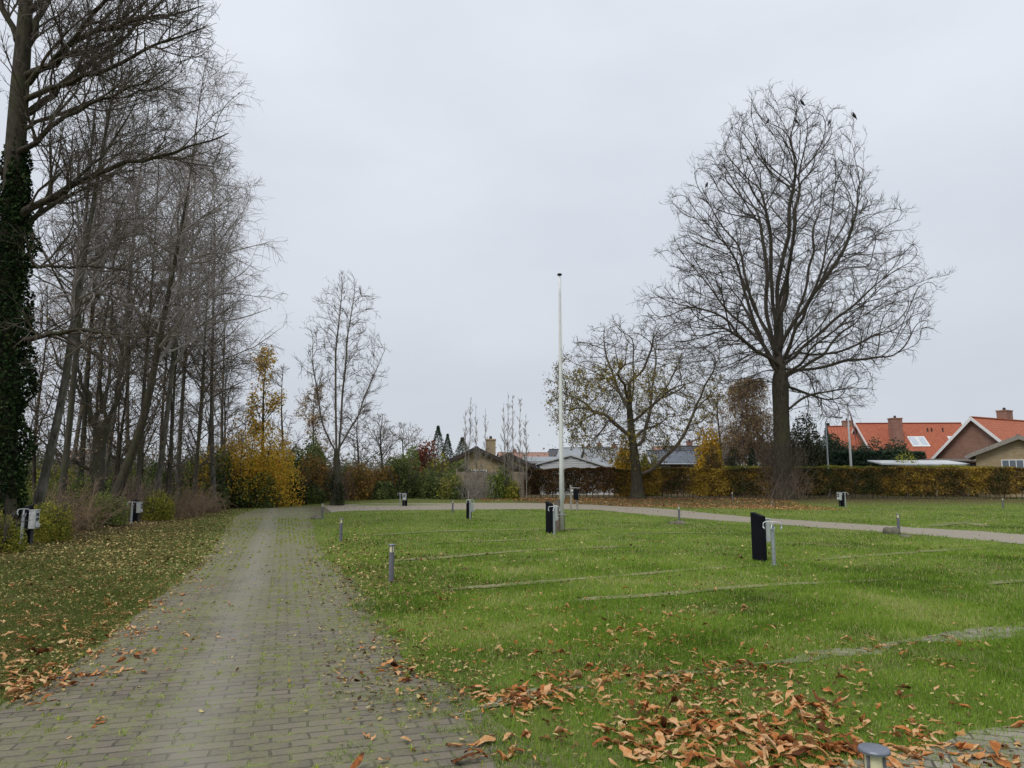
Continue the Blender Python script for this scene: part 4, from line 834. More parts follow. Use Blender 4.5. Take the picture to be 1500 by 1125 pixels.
# ================================================================ trees and shrubs with leaf
b = A(378, 728, 43); b.z = gz(b.x, b.y)
birch('half_bare_maple', 'taller thin tree with ragged orange-yellow leaves left on its upper twigs', b, sl(.2, 0, .1), 9.3, .13, 2.6, bark=BARK_D, twig=TWIG_G, droop=0, group=None, tw=.009, dens=(3, 4, 5), lens=(2.2, 1, .5),
      leaf=dict(mat=L_YEL, size=.15, asp=.7, droop=.3, per=2, j=.12, max=2000, where=lambda q: (q[:, 2] > 4.0) & (R.random(len(q)) < .5)))
b = A(412, 728, 47); b.z = gz(b.x, b.y)
birch('bare_tree', 'grey bare tree just right of the orange-yellow ragged tree', b, sl(-.2, 0, .1), 8.9, .12, 2.3, bark=BARK_G, twig=TWIG_G, droop=0, group=None, tw=.011, dens=(3, 4, 5), lens=(2, 1, .5))
b = A(455, 728, 54); b.z = gz(b.x, b.y)
birch('brown_birch', 'pale brown twiggy tree behind the slim twin-stemmed tree', b, sl(.1, 0, .1), 8.6, .12, 2.2, twig=TWIG_P, droop=-.06, group=None, tw=.013, dens=(3.5, 5, 6), lens=(1.9, 1, .6),
      leaf=dict(mat=L_BIR, size=.12, asp=.6, droop=.8, per=1, j=.1, max=3000))
for px, D, hh_, rr, lab in [(555, 52, 6.0, 2.6, 'low bare fruit tree with curved grey twigs left of the red-brown beech'), (520, 50, 6.6, 2.4, 'grey bare tree right behind the slim twin-stemmed tree'), (588, 56, 5.6, 2.2, 'small bare tree next to the white pole')]:
    b = A(px, 728, D); b.z = gz(b.x, b.y)
    birch('bare_tree', lab, b, sl(.2, 0, .15), hh_, .11, rr, bark=BARK_G, twig=TWIG_G, droop=-.03, group=None, tw=.011, dens=(4.5, 4.5, 4.5), lens=(2.6, 1.1, .5), up0=-.0, t0=.2)
def bpx(name, lab, px, ytop, wpx, D, mat, n, ls, lumps=14, depth=None, ybase=None, stem=TWIG_D, cat_='shrub', group=None, **k):
    p = A(px, 700, D); p.z = gz(p.x, p.y); h = (700 - ytop) / F * D + HC - p.z; w_ = wpx / 2 / F * D
    f = 1.0 if D < 30 else (1.35 if D < 50 else 1.6); n = int(n * (1.0 if D < 30 else 1.35 if D < 50 else 1.7))
    if D > 50: lumps = max(lumps, 28)
    return bush(name, lab, cat_, p, (w_ / .98, (depth or w_) / .98, h / 1.06), n, ls * f, mat, lumps, stem, group=group, **k)
L = [('shrub', 'dark green shrub under the left side of the yellow maple', 322, 665, 70, 38.5, L_G, 6000, .10), ('shrub', 'olive shrub mixed with brown twigs left of the maple', 290, 672, 60, 40, L_GL, 3600, .10), ('shrub', 'low dark shrub beneath the yellow maple', 378, 690, 80, 39.5, L_G, 5200, .10),
     ('shrub', 'dark leafless-looking thicket directly left of the twin-stemmed tree', 425, 676, 90, 43, L_DK, 6500, .10), ('beech_shrub', 'rusty orange beech bush left of the twin-stemmed tree', 462, 662, 62, 45, L_ORG, 4200, .11), ('beech_shrub', 'brown-red beech bush above the dark thicket', 415, 658, 50, 47, L_BEEB, 2800, .11), ('shrub', 'small green bush at the foot of the twin-stemmed tree', 462, 706, 44, 43.5, L_G, 2400, .09),
     ('beech_shrub', 'orange beech bush right of the twin-stemmed tree', 530, 672, 60, 45.5, L_ORG, 3600, .11), ('shrub', 'dark green shrub behind the meter box on the far verge', 590, 668, 80, 47.5, L_G, 6500, .10), ('shrub', 'light green willow-like bush under the white pole', 592, 650, 56, 50, L_GL, 3600, .11),
     ('shrub', 'dark green laurel left of the wooden fence', 640, 678, 80, 47, L_G, 6500, .10), ('shrub', 'yellow-green bush beneath the red-brown beech', 640, 652, 60, 51, L_YG, 2400, .11), ('shrub', 'tall mid green shrub in front of the spruces', 668, 668, 60, 50, L_GL, 2600, .10),
     ('shrub', 'green bush between the two sapling clumps', 733, 680, 46, 45.5, L_GL, 3600, .09), ('shrub', 'yellowish bush at the wooden fence end', 752, 700, 34, 45.2, L_YG, 1400, .09), ('shrub', 'sparse olive bush before the left end of the fence', 655, 690, 56, 45.6, L_YG, 1500, .10),
     ('copper_beech', 'round red-brown beech crown beyond the white pole', 616, 633, 60, 72, L_RED, 4200, .16), ('shrub', 'green foliage above the dark thicket left of the twin-stemmed tree', 455, 645, 60, 52, L_G, 2600, .13),
     ('yellow_tree', 'yellow-leaved small tree rising behind the hedge beside the walnut trunk', 915, 640, 52, 52, L_YEL, 3300, .13), ('yellow_tree', 'thin yellow-leaved bush right of the walnut trunk behind the hedge', 950, 648, 50, 54, L_YG, 1900, .12),
     ('yellow_tree', 'yellow and orange tree behind the hedge right of the low dark-roofed house', 1040, 610, 56, 55, L_YEL, 3800, .14), ('beech_shrub', 'orange bush right of the low dark-roofed house', 1048, 650, 36, 53, L_ORG, 2000, .13), ('shrub', 'dark evergreen bush left of the young conifer', 1072, 655, 36, 55, L_DK, 2600, .11),
     ('evergreen', 'big dark evergreen bush immediately right of the big trunk', 1174, 614, 92, 57, L_DK, 17000, .12, 34), ('evergreen', 'dark evergreen bush mostly hidden behind the big trunk', 1140, 636, 60, 60, L_DK, 5000, .12), ('evergreen', 'rounded grey-green conifer rising under the lamp post', 1222, 632, 60, 64, L_CON, 7000, .12, 30),
     ('evergreen', 'green conifer swelling out of the evergreen hedge beside the garden flagpole', 1268, 636, 56, 64, L_CON, 6500, .12, 30), ('evergreen', 'conifer clump between lamp post and garden flagpole', 1240, 645, 56, 62.5, L_CON, 6000, .12, 30), ('evergreen', 'conifer clump between garden flagpole and the brick chimney', 1293, 644, 56, 62.5, L_CON, 6000, .12, 30), ('evergreen', 'last conifer clump at the right end of the conifer hedge', 1333, 650, 40, 62, L_CON, 4000, .12, 30),
     ('evergreen', 'green conifer bush under the brick chimney', 1316, 634, 56, 63.5, L_CON, 7000, .12, 30), ('shrub', 'clipped yellow-green bush behind the hedge under the skylights', 1318, 666, 80, 55, L_YG, 6500, .09)]
for q in L: bpx(*q)
for q in [('shrub', 'green and rust bush between the two orange beech bushes', 500, 678, 46, 46.5, L_G, 3600, .11), ('beech_shrub', 'rust and olive bush left of the meter box on the far verge', 558, 676, 56, 47, L_ORG, 3600, .11), ('shrub', 'dark green bush low in front of the rust and olive bush', 560, 700, 50, 45.5, L_G, 3000, .10),
          ('shrub', 'dark low thicket right of the yellow maple', 398, 694, 60, 41.5, L_DK, 3600, .10), ('shrub', 'green bush filling the foot of the fence', 668, 706, 34, 45.5, L_G, 1800, .10), ('shrub', 'mid green crown behind the dark thicket at the bend', 430, 650, 60, 50, L_G, 3000, .12)]: bpx(*q)
bpx('yellow_maple', 'broad dome of golden yellow leaves beside the bend of the drive', 370, 598, 166, 40.5, L_YEL, 24000, .085, 38, None, None, TWIG_D, 'tree', stems=16)
bpx('yellow_shrub', 'olive-yellow bush forming the lower left skirt of the yellow tree', 318, 628, 90, 40.2, L_YG, 4500, .10, 22)
for q in [('shrub', 'olive-green bush between the pollard and the leaning trunk', 185, 664, 90, 34, L_GL, 4200, .09), ('shrub', 'mid green bush seen right of the leaning trunk', 240, 668, 80, 36, L_G, 4200, .09), ('shrub', 'yellow-green bush deep behind the curving birch', 80, 655, 90, 33, L_YG, 2600, .09),
          ('shrub', 'olive bush in the right part of the copse beside the maple', 285, 660, 70, 42, L_GL, 4200, .09), ('shrub', 'dark green bush low between the pollard and the brambles', 130, 684, 80, 31, L_G, 3600, .08)]: bpx(*q)
# undergrowth on the left bank
for q in [('shrub', 'bright yellow-green bush cut by the left picture edge', 2, 736, 80, 15.6, L_YG, 7500, .05), ('shrub', 'yellow-green bush right behind the nearest meter post', 80, 724, 84, 18.6, L_YG, 8500, .05), ('shrub', 'green bush low at the foot of the leaning trunk', 154, 708, 70, 23.6, L_GL, 7000, .055),
          ('shrub', 'yellow-green bush behind the second meter post', 230, 703, 64, 27.5, L_YG, 6500, .065), ('shrub', 'green shrub low on the bank between the birch feet', 100, 684, 110, 27, L_GL, 4200, .075), ('shrub', 'green shrub far left behind the bright bush', 26, 700, 80, 20, L_GL, 5500, .06),
          ('shrub', 'large olive shrub far inside the copse', 175, 668, 110, 38, L_GL, 3600, .10), ('shrub', 'olive shrub deep in the left part of the copse', 60, 664, 110, 36, L_G, 3600, .10), ('shrub', 'dark shrub behind the thin birch stems', 262, 676, 80, 42, L_DK, 4200, .10), ('shrub', 'green-brown shrub deep in the copse behind the leaning trunk', 215, 690, 70, 34, L_G, 2600, .09)]: bpx(*q)
def tpx(lab, px, ytop, wpx, D, n, mat, r, arch=-.05, leaf=None, name='bramble', kind='bramble'):
    p = A(px, 700, D); p.z = gz(p.x, p.y); h = (700 - ytop) / F * D + HC - p.z; w_ = wpx / 2 / F * D; return twiggy(name, lab, kind, p, (w_, w_, h), n, mat, r, arch, leaf)
BRL = dict(mat=L_BIR, size=.05, p=.10)
tpx('brown bramble tangle between the curving birch and the leaning trunk', 112, 700, 74, 22, 120, STRAW, .005, -.09, BRL); tpx('brown dry thicket right of the yellow-green bush', 272, 708, 56, 29.5, 130, STRAW, .006, -.09, BRL)
tpx('dry brown stems behind the bush of the nearest meter post', 55, 708, 60, 20.5, 110, STRAW, .004, -.08, BRL); tpx('brown twigs behind the second meter post', 190, 700, 60, 27, 130, TWIG_P, .005, -.05, BRL); tpx('pale brown grassy tangle at the far end of the bank', 305, 716, 50, 34, 130, STRAW, .007, -.1)
tpx('dense dark twigs inside the copse', 240, 650, 130, 40, 170, TWIG_D, .009, .0, dict(mat=L_BIR, size=.07, p=.06)); tpx('dense dark twigs left inside the copse', 130, 655, 150, 36, 170, TWIG_D, .008, .0, dict(mat=L_BIR, size=.07, p=.06))
tpx('bare grey thicket behind the far verge', 700, 690, 70, 45.5, 90, STEM_W, .008, .0, None, 'bare_shrub', 'shrub'); tpx('bare brown stems before the orange bush', 505, 690, 40, 45, 80, TWIG_P, .008, -.02, None, 'bare_shrub', 'shrub')
# saplings
def sapl(lab, px, xs, tops, D):
    for j_, (a, t) in enumerate(zip(xs, tops)):
        p = A(a, 700, D + R.uniform(-.4, .4)); p.z = gz(p.x, p.y); root = thing('sapling', lab[j_], 'sapling', p, 0, 'thin pale saplings before the bungalow'); st = []
        e_ = np.array(A(a, t, p.y)) - np.array(p); st.append(bez((R.normal(0, .05), 0, -.05), (R.normal(0, .08), 0, 2), (e_[0], R.normal(0, .2), e_[2] * .6), e_, 12, .02))
        t1 = np.stack(st); r1 = taper(np.full(1, .030), np.full(1, .007), 12)
        p_, d, ln, r = spawn(t1, r1, np.full(1, 38.0), .15, .98, 32, 8, lambda pl, t, m: 1.25 * (1.1 - .9 * t) * R.uniform(.4, 1, m)); t2 = grow(p_, d, ln, 5, .06, .1); r2 = taper(np.full(len(p_), .011), np.full(len(p_), .007), 5)
        p_, d, ln, r = spawn(t2, r2, np.full(len(t2), 5.0), .2, .9, 35, 8, lambda pl, t, m: .5 * pl * R.uniform(.4, 1, m)); t3 = grow(p_, d, ln, 4, .08, .1); r3 = taper(np.full(len(p_), .008), np.full(len(p_), .006), 4)
        V, Q = tubes(t1, r1, 6); mk('trunk', V, Q, None, STEM_W, root); V, Q = cat([tubes(t2, r2, 3), tubes(t3, r3, 3)]); mk('branches', V, Q, None, STEM_W, root)
sapl(['leftmost of the thin pale saplings before the bungalow gable', 'tallest thin sapling before the bungalow gable', 'thin sapling right beside the tallest one before the gable', 'thin sapling standing in front of the bungalow chimney'], 693, [682, 690, 697, 711], [600, 582, 592, 598], 45.5)
sapl(['first thin sapling of the right clump before the fence end', 'tallest thin sapling of the right clump before the fence end', 'middle thin sapling of the right clump', 'fourth thin sapling of the right clump before the fence end', 'outermost right thin sapling beside the start of the hedge'], 750, [738, 744, 751, 762, 771], [590, 574, 578, 584, 606], 45.3)
# weeping brown birch and its neighbours behind the hedge
b = A(1098, 728, 57); b.z = gz(b.x, b.y)
birch('weeping_birch', 'weeping birch hung with brown and yellow leaves behind the hedge', b, sl(.2, 0, .1), 9.2, .16, 3.2, droop=-.35, twig=TWIG_P, group=None, tw=.011, dens=(5, 5, 6), lens=(3, 1.7, 2.1), up0=.05, t0=.12, leaf=dict(mat=L_BIR, size=.15, asp=.5, droop=2, per=1, j=.07, max=17000))
b = A(1055, 728, 60); b.z = gz(b.x, b.y)
birch('bare_tree', 'bare-topped grey tree between the walnut and the weeping birch', b, sl(.2, 0, .15), 9.6, .14, 2.8, bark=BARK_G, twig=TWIG_G, droop=0, group=None, tw=.012, dens=(3.2, 4, 4.5), lens=(2.3, 1.1, .5), leaf=dict(mat=L_BIR, size=.12, asp=.6, per=1, j=.1, max=1500))
b = A(1068, 728, 56); b.z = gz(b.x, b.y)
def spruce(lab, b, h, r, mat=L_CON, n=2600, ls=.22, group=None, k=7.0):
    root = thing('spruce', lab, 'spruce', b, 0, group); V, Q = tubes(np.array([[[0, 0, -.2], [0, 0, h * .5], [0, 0, h]]]), np.array([[.12, .07, .01]]), 6); mk('trunk', V, Q, None, BARK_D, root)
    t = R.random(n) ** .75; tier = np.floor(t * k * 2) / (k * 2); f = (t - tier) * k * 2; rr = r * (1 - tier) * (.35 + .65 * R.random(n) ** .5) * (1 - .35 * f); a = R.uniform(0, 2 * PI, n); a = np.round(a * 3.5) / 3.5 + R.normal(0, .1, n)
    q = np.stack([np.cos(a) * rr, np.sin(a) * rr, h * (tier + f / (k * 2)) - rr * .18 + .15], 1); V, Q, rn = leafquads(q, ls, .4, .6); mk('foliage', V, Q, None, mat, root, rn); return root
spruce('young green conifer under the weeping birch behind the hedge', A(1104, 728, 55) * 1.0, 3.6, 1.3, n=2600, ls=.14)
for px, yt, D, r, lab in [(641, 626, 92, 3.4, 'tallest spruce tip beside the red-brown beech'), (655, 638, 92, 2.6, 'narrow spruce second from the red-brown beech'), (677, 643, 88, 4.0, 'broad spruce just left of the gable'), (1217, 622, 92, 4.0, 'dark spruce behind the lamp post')]:
    p = A(px, 700, D); p.z = 0; spruce(lab, p, (700 - yt) / F * D + HC, r)
# ---------------------------------------------------------------- hedges
def hedge(name, lab, x0, x1, y0, y1, h, w_, mat, n, ls, stems=True, gap=.10, band=None):
    root = thing(name, lab, 'hedge', ((x0 + x1) / 2, (y0 + y1) / 2, 0)); Lh = math.hypot(x1 - x0, y1 - y0); a = math.atan2(y1 - y0, x1 - x0); ux, uy = math.cos(a), math.sin(a)
    s = R.uniform(-.5, .5, n) * Lh; face = R.random(n); v = np.where(face < .55, -w_ / 2 + np.abs(R.normal(0, .10, n)), R.uniform(-w_ / 2, w_ / 2, n)); z = R.uniform(gap, 1, n) ** .9 * h
    top = face > .82; z = np.where(top, h - np.abs(R.normal(0, .05, n)), z); z = z + .05 * np.sin(s * .9) + .10 * (vnoise(s + 100, s * 0, .4, 93) - .5) + R.normal(0, .02, n); v = v + .26 * (vnoise(s + 100, z * 1.5 + 10, .6, 61) - .5)
    k = R.random(n) < np.clip((z - .05) / (.25 + 1.0 * vnoise(s + 100, s * 0 + 9, .7, 94)), .10, 1) * (.6 + .75 * vnoise(s + 100, z + 20, .3, 62)); s, v, z = s[k], v[k], z[k]
    X_ = s * ux - v * uy; Y_ = s * uy + v * ux; zz = z + H(root.location.x + X_, root.location.y + Y_); V, Q, rn = leafquads(np.stack([X_, Y_, zz], 1), ls, .65, .3); sg = vnoise(s + 100, 5 + 0 * s, 1.35, 91) * .62 + vnoise(s + 100, z * 1.6 + 5, .5, 92) * .38; rn = np.clip(rn * .62 + np.repeat((sg - .5) * 1.35 + .22, 4), 0, 1); mk('foliage', V, Q, None, mat, root, rn)
    if stems:
        m = int(Lh / .33); s = np.linspace(-.5, .5, m) * Lh + R.normal(0, .05, m); p0 = np.stack([s * ux, s * uy, H(root.location.x + s * ux, root.location.y + s * uy) - .05], 1); t1 = grow(p0, np.tile([0, 0, 1.], (m, 1)) + R.normal(0, .1, (m, 3)), np.full(m, h * .95), 6, .07, .05); r1 = taper(R.uniform(.02, .04, m), np.full(m, .008), 6)
        p, d, ln, r = spawn(t1, r1, np.full(m, 14.0), .12, 1, 45, 14, lambda pl, t, q: R.uniform(.2, .55, q)); t2 = grow(p, d, ln, 4, .15, .03); r2 = taper(np.full(len(p), .009), np.full(len(p), .005), 4)
        V, Q = cat([tubes(t1, r1, 5), tubes(t2, r2, 3)]); mk('stems', V, Q, None, TWIG_G, root)
    return root
pL = A(768, 700, 47.2); pR = A(1420, 700, 46.6); ph_ = A(900, 700, 47.1)
hedge('beech_hedge', 'brown left end of the clipped beech hedge from the fence to the walnut', pL.x, ph_.x, 47.2, 47.1, 1.9, .8, L_BEEB, 30000, .095, gap=.12)
hedge('beech_hedge', 'long clipped beech hedge in green, brown and gold, from the walnut rightwards', ph_.x + .02, 39, 47.1, 46.2, 1.93, .8, L_BEE, 110000, .11)
pC = A(1192, 700, 61); pD = A(1345, 700, 61)
hedge('conifer_hedge', 'long dark green conifer hedge below the red-roofed house', pC.x, pD.x, 61, 61, (700 - 668) / F * 61 + HC, 3.0, L_CON, 17000, .22, False, .05)
pA = A(1060, 700, 51.5)
hedge('back_hedge', 'second clipped hedge whose yellow top shows just above the front one', pA.x, 42, 51.6, 50.6, 2.12, .9, L_YG, 26000, .10, False, .1)
# ---------------------------------------------------------------- far belt of trees and shrubs, too far to count
q = []; 
for i in range(330):
    D = R.uniform(105, 210); x_ = R.uniform(-1.0, .95) * D; hgt = R.uniform(3.2, 6.5) * (1.25 if x_ < -.45 * D else 1); m = 420; q.append(np.stack([x_ + R.normal(0, 2.8, m), D + R.normal(0, 2, m), np.abs(R.normal(.45, .28, m)) * hgt], 1))
V, Q, rn = leafquads(np.concatenate(q), .42, .8, 0); props(mk('far_trees', V, Q, None, leafmat('hazed_far_leaf', [(.11, .13, .10), (.16, .17, .13), (.22, .19, .15), (.25, .21, .15)], .15, .4, .03), None, rn), 'low belt of autumn trees on the horizon beyond the houses', 'trees', kind='stuff')  # distance haze is mixed into these pale greyed leaf colours
# ================================================================ materials for built things
BRICK_MATS = {}
def brick(name, a, b, m=(.3, .28, .24), sc=1.0, dirx='X'):
    t = NT(name); v = t.coord(kind='Object'); s = t.n('ShaderNodeSeparateXYZ'); t.l(v, s.inputs[0]); c = t.n('ShaderNodeCombineXYZ'); t.l(t.math('ADD', s.outputs[0], s.outputs[1]), c.inputs[0]); t.l(s.outputs[2], c.inputs[1])
    br = t.n('ShaderNodeTexBrick'); br.inputs['Scale'].default_value = 1; br.inputs['Brick Width'].default_value = .24 * sc; br.inputs['Row Height'].default_value = .072 * sc; br.inputs['Mortar Size'].default_value = .008 * sc
    br.inputs['Color1'].default_value = c3(*a); br.inputs['Color2'].default_value = c3(*b); br.inputs['Mortar'].default_value = c3(*m); t.l(c.outputs[0], br.inputs['Vector'])
    n = t.noise(v, 1.5, 4); col = t.mix(t.ramp(n, [(.35, c3(0, 0, 0)), (.7, c3(.4, .4, .4))]), br.outputs['Color'], c3(*[x * .7 for x in a])); return t.done(col, .9, t.bump(br.outputs['Fac'], -.4, .01))
def tiles(name, a, b, w=.3, r=.34):
    """roof surface: x along the eave, y up the slope, in the roof's own coordinates"""
    t = NT(name); v = t.coord(); s = t.n('ShaderNodeSeparateXYZ'); t.l(v, s.inputs[0])
    fx = t.math('FRACT', t.math('DIVIDE', s.outputs[0], w)); fz = t.math('FRACT', t.math('DIVIDE', s.outputs[2], r * .62)); hx = t.math('SINE', t.math('MULTIPLY', fx, PI))
    n = t.noise(v, 3, 5, .7); n2 = t.noise(v, 30, 2); col = t.ramp(t.math('ADD', t.math('MULTIPLY', n, .6), t.math('MULTIPLY', n2, .4)), [(.35, c3(*a)), (.65, c3(*b))])
    dk = t.ramp(fz, [(0, c3(.35, .35, .35)), (.14, c3(1, 1, 1)), (1, c3(1, 1, 1))]); dk2 = t.ramp(hx, [(0, c3(.6, .6, .6)), (.35, c3(1, 1, 1)), (1, c3(1, 1, 1))])
    col = t.mix(1.0, t.mix(1.0, col, dk, 'MULTIPLY'), dk2, 'MULTIPLY'); return t.done(col, .8, t.bump(t.math('ADD', hx, fz), .6, .04))
RED_T = tiles('red_roof_tile', (.30, .085, .045), (.46, .145, .08)); RED_T2 = tiles('worn_red_tile', (.34, .10, .055), (.50, .17, .09))
DARK_ROOF = plain('dark_roofing', (.075, .08, .088), .85, sc=2); GREY_ROOF = plain('grey_sheet', (.26, .28, .30), .7, sc=1.5, var=.15); PALE_ROOF = plain('pale_fibre_sheet', (.52, .54, .55), .8, sc=1.2, var=.12)
BR_RED = brick('red_brick', (.20, .085, .055), (.28, .13, .085)); BR_YEL = brick('yellow_brick', (.34, .25, .13), (.45, .35, .20)); BR_CH = brick('chimney_brick', (.25, .10, .07), (.33, .16, .11))
WHITE = plain('white_paint', (.72, .73, .72), .55, var=.08); GREYP = plain('weathered_grey_wood', (.27, .25, .22), .9, sc=12, var=.3, bump=.4); DARKW = plain('dark_stained_wood', (.055, .045, .04), .8, sc=8)
GLASS = plain('window_glass', (.10, .13, .16), .12, var=.15, sc=1, bump=0, spec=.8); SKYL = plain('skylight_glass', (.45, .52, .58), .15, var=.05, sc=1, bump=0, spec=.8)
BLACKP = plain('black_plastic_board', (.006, .007, .011), .75, sc=10, var=.3, bump=.15, spec=.12); BOXP = plain('meter_box_plastic', (.46, .48, .47), .5, sc=6, var=.12); GALV = plain('galvanised_steel', (.42, .45, .48), .42, .75, .2, 14, .1, .5)
BOLL = plain('bollard_grey_paint', (.135, .135, .155), .6, sc=14, var=.22, bump=.15); LENS = plain('cream_lamp_lens', (.66, .62, .42), .35, sc=6, var=.08, bump=.02); CAPM = plain('bollard_cap_metal', (.17, .19, .23), .42, .3, .2, 9, .1, .5)
STONE = plain('field_stone', (.13, .12, .09), .9, sc=5, var=.4, bump=.6); ZINC = plain('zinc_white_pipe', (.62, .64, .64), .4, .4, .12, 12)
LATCH = plain('dark_hatch', (.05, .055, .06), .4, var=.1)
# ================================================================ bollard lights
p = G(573, 853)
bol = thing('bollard_light', 'nearest grey bollard light standing upright between drive and lawn', 'bollard', p, 0, 'grey bollard lights round the lawn')
MB().lathe([(.040, -.05), (.040, .44), (.043, .445), (.043, .458)], k=24).build('post', BOLL, bol)
MB().lathe([(.036, .457), (.036, .560)], k=24).build('lens', LENS, bol)
MB().lathe([(.045, .559), (.057, .563), (.0575, .571), (.054, .577), (.02, .580), (.001, .5805)], k=28).build('cap', CAPM, bol)
rb = MB()
for k in range(4): a = k * PI / 2 + .35; rb.box((math.cos(a) * .0385, math.sin(a) * .0385, .508), (.010, .010, .102), a)
rb.build('rib', BOLL, bol); MB().lathe([(.055, -.03), (.055, .004), (.048, .010)], k=20).build('foot', CAPM, bol)
GBOL = 'grey bollard lights round the lawn'
for px, py, lab, s in [(499, 793, 'second bollard light along the right side of the drive', 1), (472, 759, 'bollard light with dark clods at its foot where the drive bends', 1), (663, 751, 'small bollard light on the far edge of the lawn left of the flagpole', 1), (995, 763, 'bollard light on a small mound beside the far drive', .95),
                       (1317, 782, 'bollard light between boulders beside the right part of the drive', 1), (1073, 732, 'tiny bollard light in front of the hedge left of the big trunk', .9), (1469, 737, 'far bollard light by the hedge at the right edge', .95), (1131, 736, 'tiny white-topped bollard light left of the foot of the big trunk', .6)]:
    q = G(px, py); dup(bol, q, R.uniform(0, 3), lab, GBOL, s)
q = Vector((*[float(v) for v in P(1280, 1094, .58)], 0)); dup(bol, q, .18, 'bollard light cut by the bottom edge among brown leaves', GBOL, 1)
def stone(lab, loc, s, seed):
    import bmesh
    rg = np.random.default_rng(seed); bm = bmesh.new(); bmesh.ops.create_icosphere(bm, subdivisions=3, radius=1); f = rg.normal(0, 1, (6, 3)); o_ = rg.uniform(0, 6, 6)
    for v in bm.verts:
        c = np.array(v.co); k = 1 + .07 * sum(math.sin(2.0 * float(c @ f[i]) + o_[i]) for i in range(6)) * .8; v.co = Vector((c[0] * s[0] * k * .75, c[1] * s[1] * k * .75, c[2] * s[2] * k + s[2] * .1))
    me = bpy.data.meshes.new('boulder'); bm.to_mesh(me); bm.free(); me.shade_smooth(); me.materials.append(STONE); o = bpy.data.objects.new('boulder', me); C.objects.link(o); o.location = loc; return props(o, lab, 'boulder')
q = G(1306, 782); stone('grassy boulder left of the bollard light by the right drive', q, (.30, .26, .17), 3); q = G(1326, 787); stone('flat pale boulder at the foot of the bollard light by the right drive', q, (.24, .17, .07), 5)
q = G(464, 760); stone('dark clod of stone beside the bollard light at the bend', q, (.34, .28, .13), 8); q = G(996, 768); stone('small stone under the bollard light beside the far drive', q, (.30, .25, .10), 11); q = G(986, 767); stone('low stone left of the bollard light beside the far drive', q, (.2, .2, .08), 14)
# ================================================================ electricity posts and water standpipes
def make_meter(lab, p, rz, h=.93):
    t = thing('meter_post', lab, 'meter post', p, rz, 'black meter posts with grey boxes')
    m = MB(); m.prism([(-.135, -.08), (.135, -.08), (.135, h - .07), (-.135, h)], -.055, .055); m.build('post', BLACKP, t)
    bx = MB().box((0, .145, .58), (.20, .16, .44), b=.012).build('meter_box', BOXP, t)
    MB().box((0, .15, .806), (.215, .185, .018), b=.004).build('lid', BOXP, bx)
    for z in (.70, .59): MB().box((0, .2265, z), (.13, .012, .075), b=.003).build('socket_flap', LATCH, bx)
    MB().box((0, .245, .44), (.15, .05, .09), b=.01).build('socket_cover', BOXP, bx)
    MB().box((0, .13, .18), (.05, .05, .40)).build('cable_duct', LATCH, t)
    return t
GM = 'black meter posts with grey boxes'; GP = 'galvanised water standpipes'
def make_pipe(lab, p, rz, h=.75):
    t = thing('standpipe', lab, 'standpipe', p, rz, GP); MB().lathe([(.036, -.06), (.036, h - .1), (.039, h - .1), (.039, h - .085), (.026, h - .08), (.024, h)], k=18).build('pipe', GALV, t); MB().lathe([(.06, -.02), (.06, .012), (.045, .02)], k=18).build('foot', GALV, t)
    z = h + .035; MB().tube([(-.165, 0, z - .05), (-.155, 0, z - .012), (-.13, 0, z), (0, 0, z + .004), (.12, 0, z - .004), (.15, 0, z - .014), (.16, 0, z - .05)], .0095, 10).tube([(0, 0, h - .02), (0, 0, z + .005)], .018, 10).build('cross_arm', ZINC, t)
    for s in (-1, 1): MB().tube([(s * .162, 0, z - .04), (s * .165, 0, z - .09), (s * .155, -.015, z - .11), (s * .145, -.02, z - .13)], [.013, .016, .014, .010], 10).box((s * .165, .0, z - .045), (.012, .06, .012)).build('tap', GALV, t)
    MB().tube([(-.02, -.04, h - .01), (-.04, -.06, h - .08), (.01, -.055, h - .12), (.03, -.045, h - .05)], .012, 8).build('valve', GALV, t); return t
q = G(1113, 822); mt = make_meter('largest black meter post, slanted top, standing on the lawn in front of the far drive', q, -1.07)
q = G(1134, 828); sp = make_pipe('galvanised water standpipe with a T arm beside the largest meter post', q, -.1)
q = G(805, 781); dup(mt, q, -1.15, 'narrow black meter post just left of the flagpole', GM, (1, 1, .98)); q = G(812, 783); dup(sp, q, .1, 'water standpipe with taps between the narrow meter post and the flagpole', GP)
q = G(685, 760); dup(mt, q, -1.5, 'small distant meter post in the middle of the lawn near the far edge', GM, (1, 1, .75)); q = G(688.5, 760.5); dup(sp, q, .4, 'water standpipe against the small distant meter post', GP, .95)
q = G(37, 797); dup(mt, q, -PI / 2 + .12, 'meter post with box facing the drive, before the yellow-green bush at left', GM); q = G(30.5, 799); dup(sp, q, 1.2, 'standpipe left of the meter post at the left edge', GP, (.9, .9, 1.08))
q = G(197, 764); dup(mt, q, -PI / 2 + .1, 'second meter post along the left bank before the yellow-green bush', GM, (.9, .9, .85)); q = G(192, 766); dup(sp, q, .9, 'standpipe of the second meter post on the left bank', GP, (.95, .95, .92))
q = G(593, 734); dup(mt, q, PI, 'meter post whose box faces the camera before the dark shrubs', GM, (1.0, 1, .88)); q = G(586, 735); dup(sp, q, .2, 'thin standpipe left of the meter post before the dark shrubs', GP, (.8, .8, .95))
q = G(1233, 742); dup(mt, q, PI / 2 + .5, 'meter post on the far right verge, pale box to its left, before the hedge', GM, (1.05, 1.05, .98)); q = G(1239, 743); dup(sp, q, -.3, 'standpipe right of the meter post on the far right verge', GP, (.95, .95, 1.02))
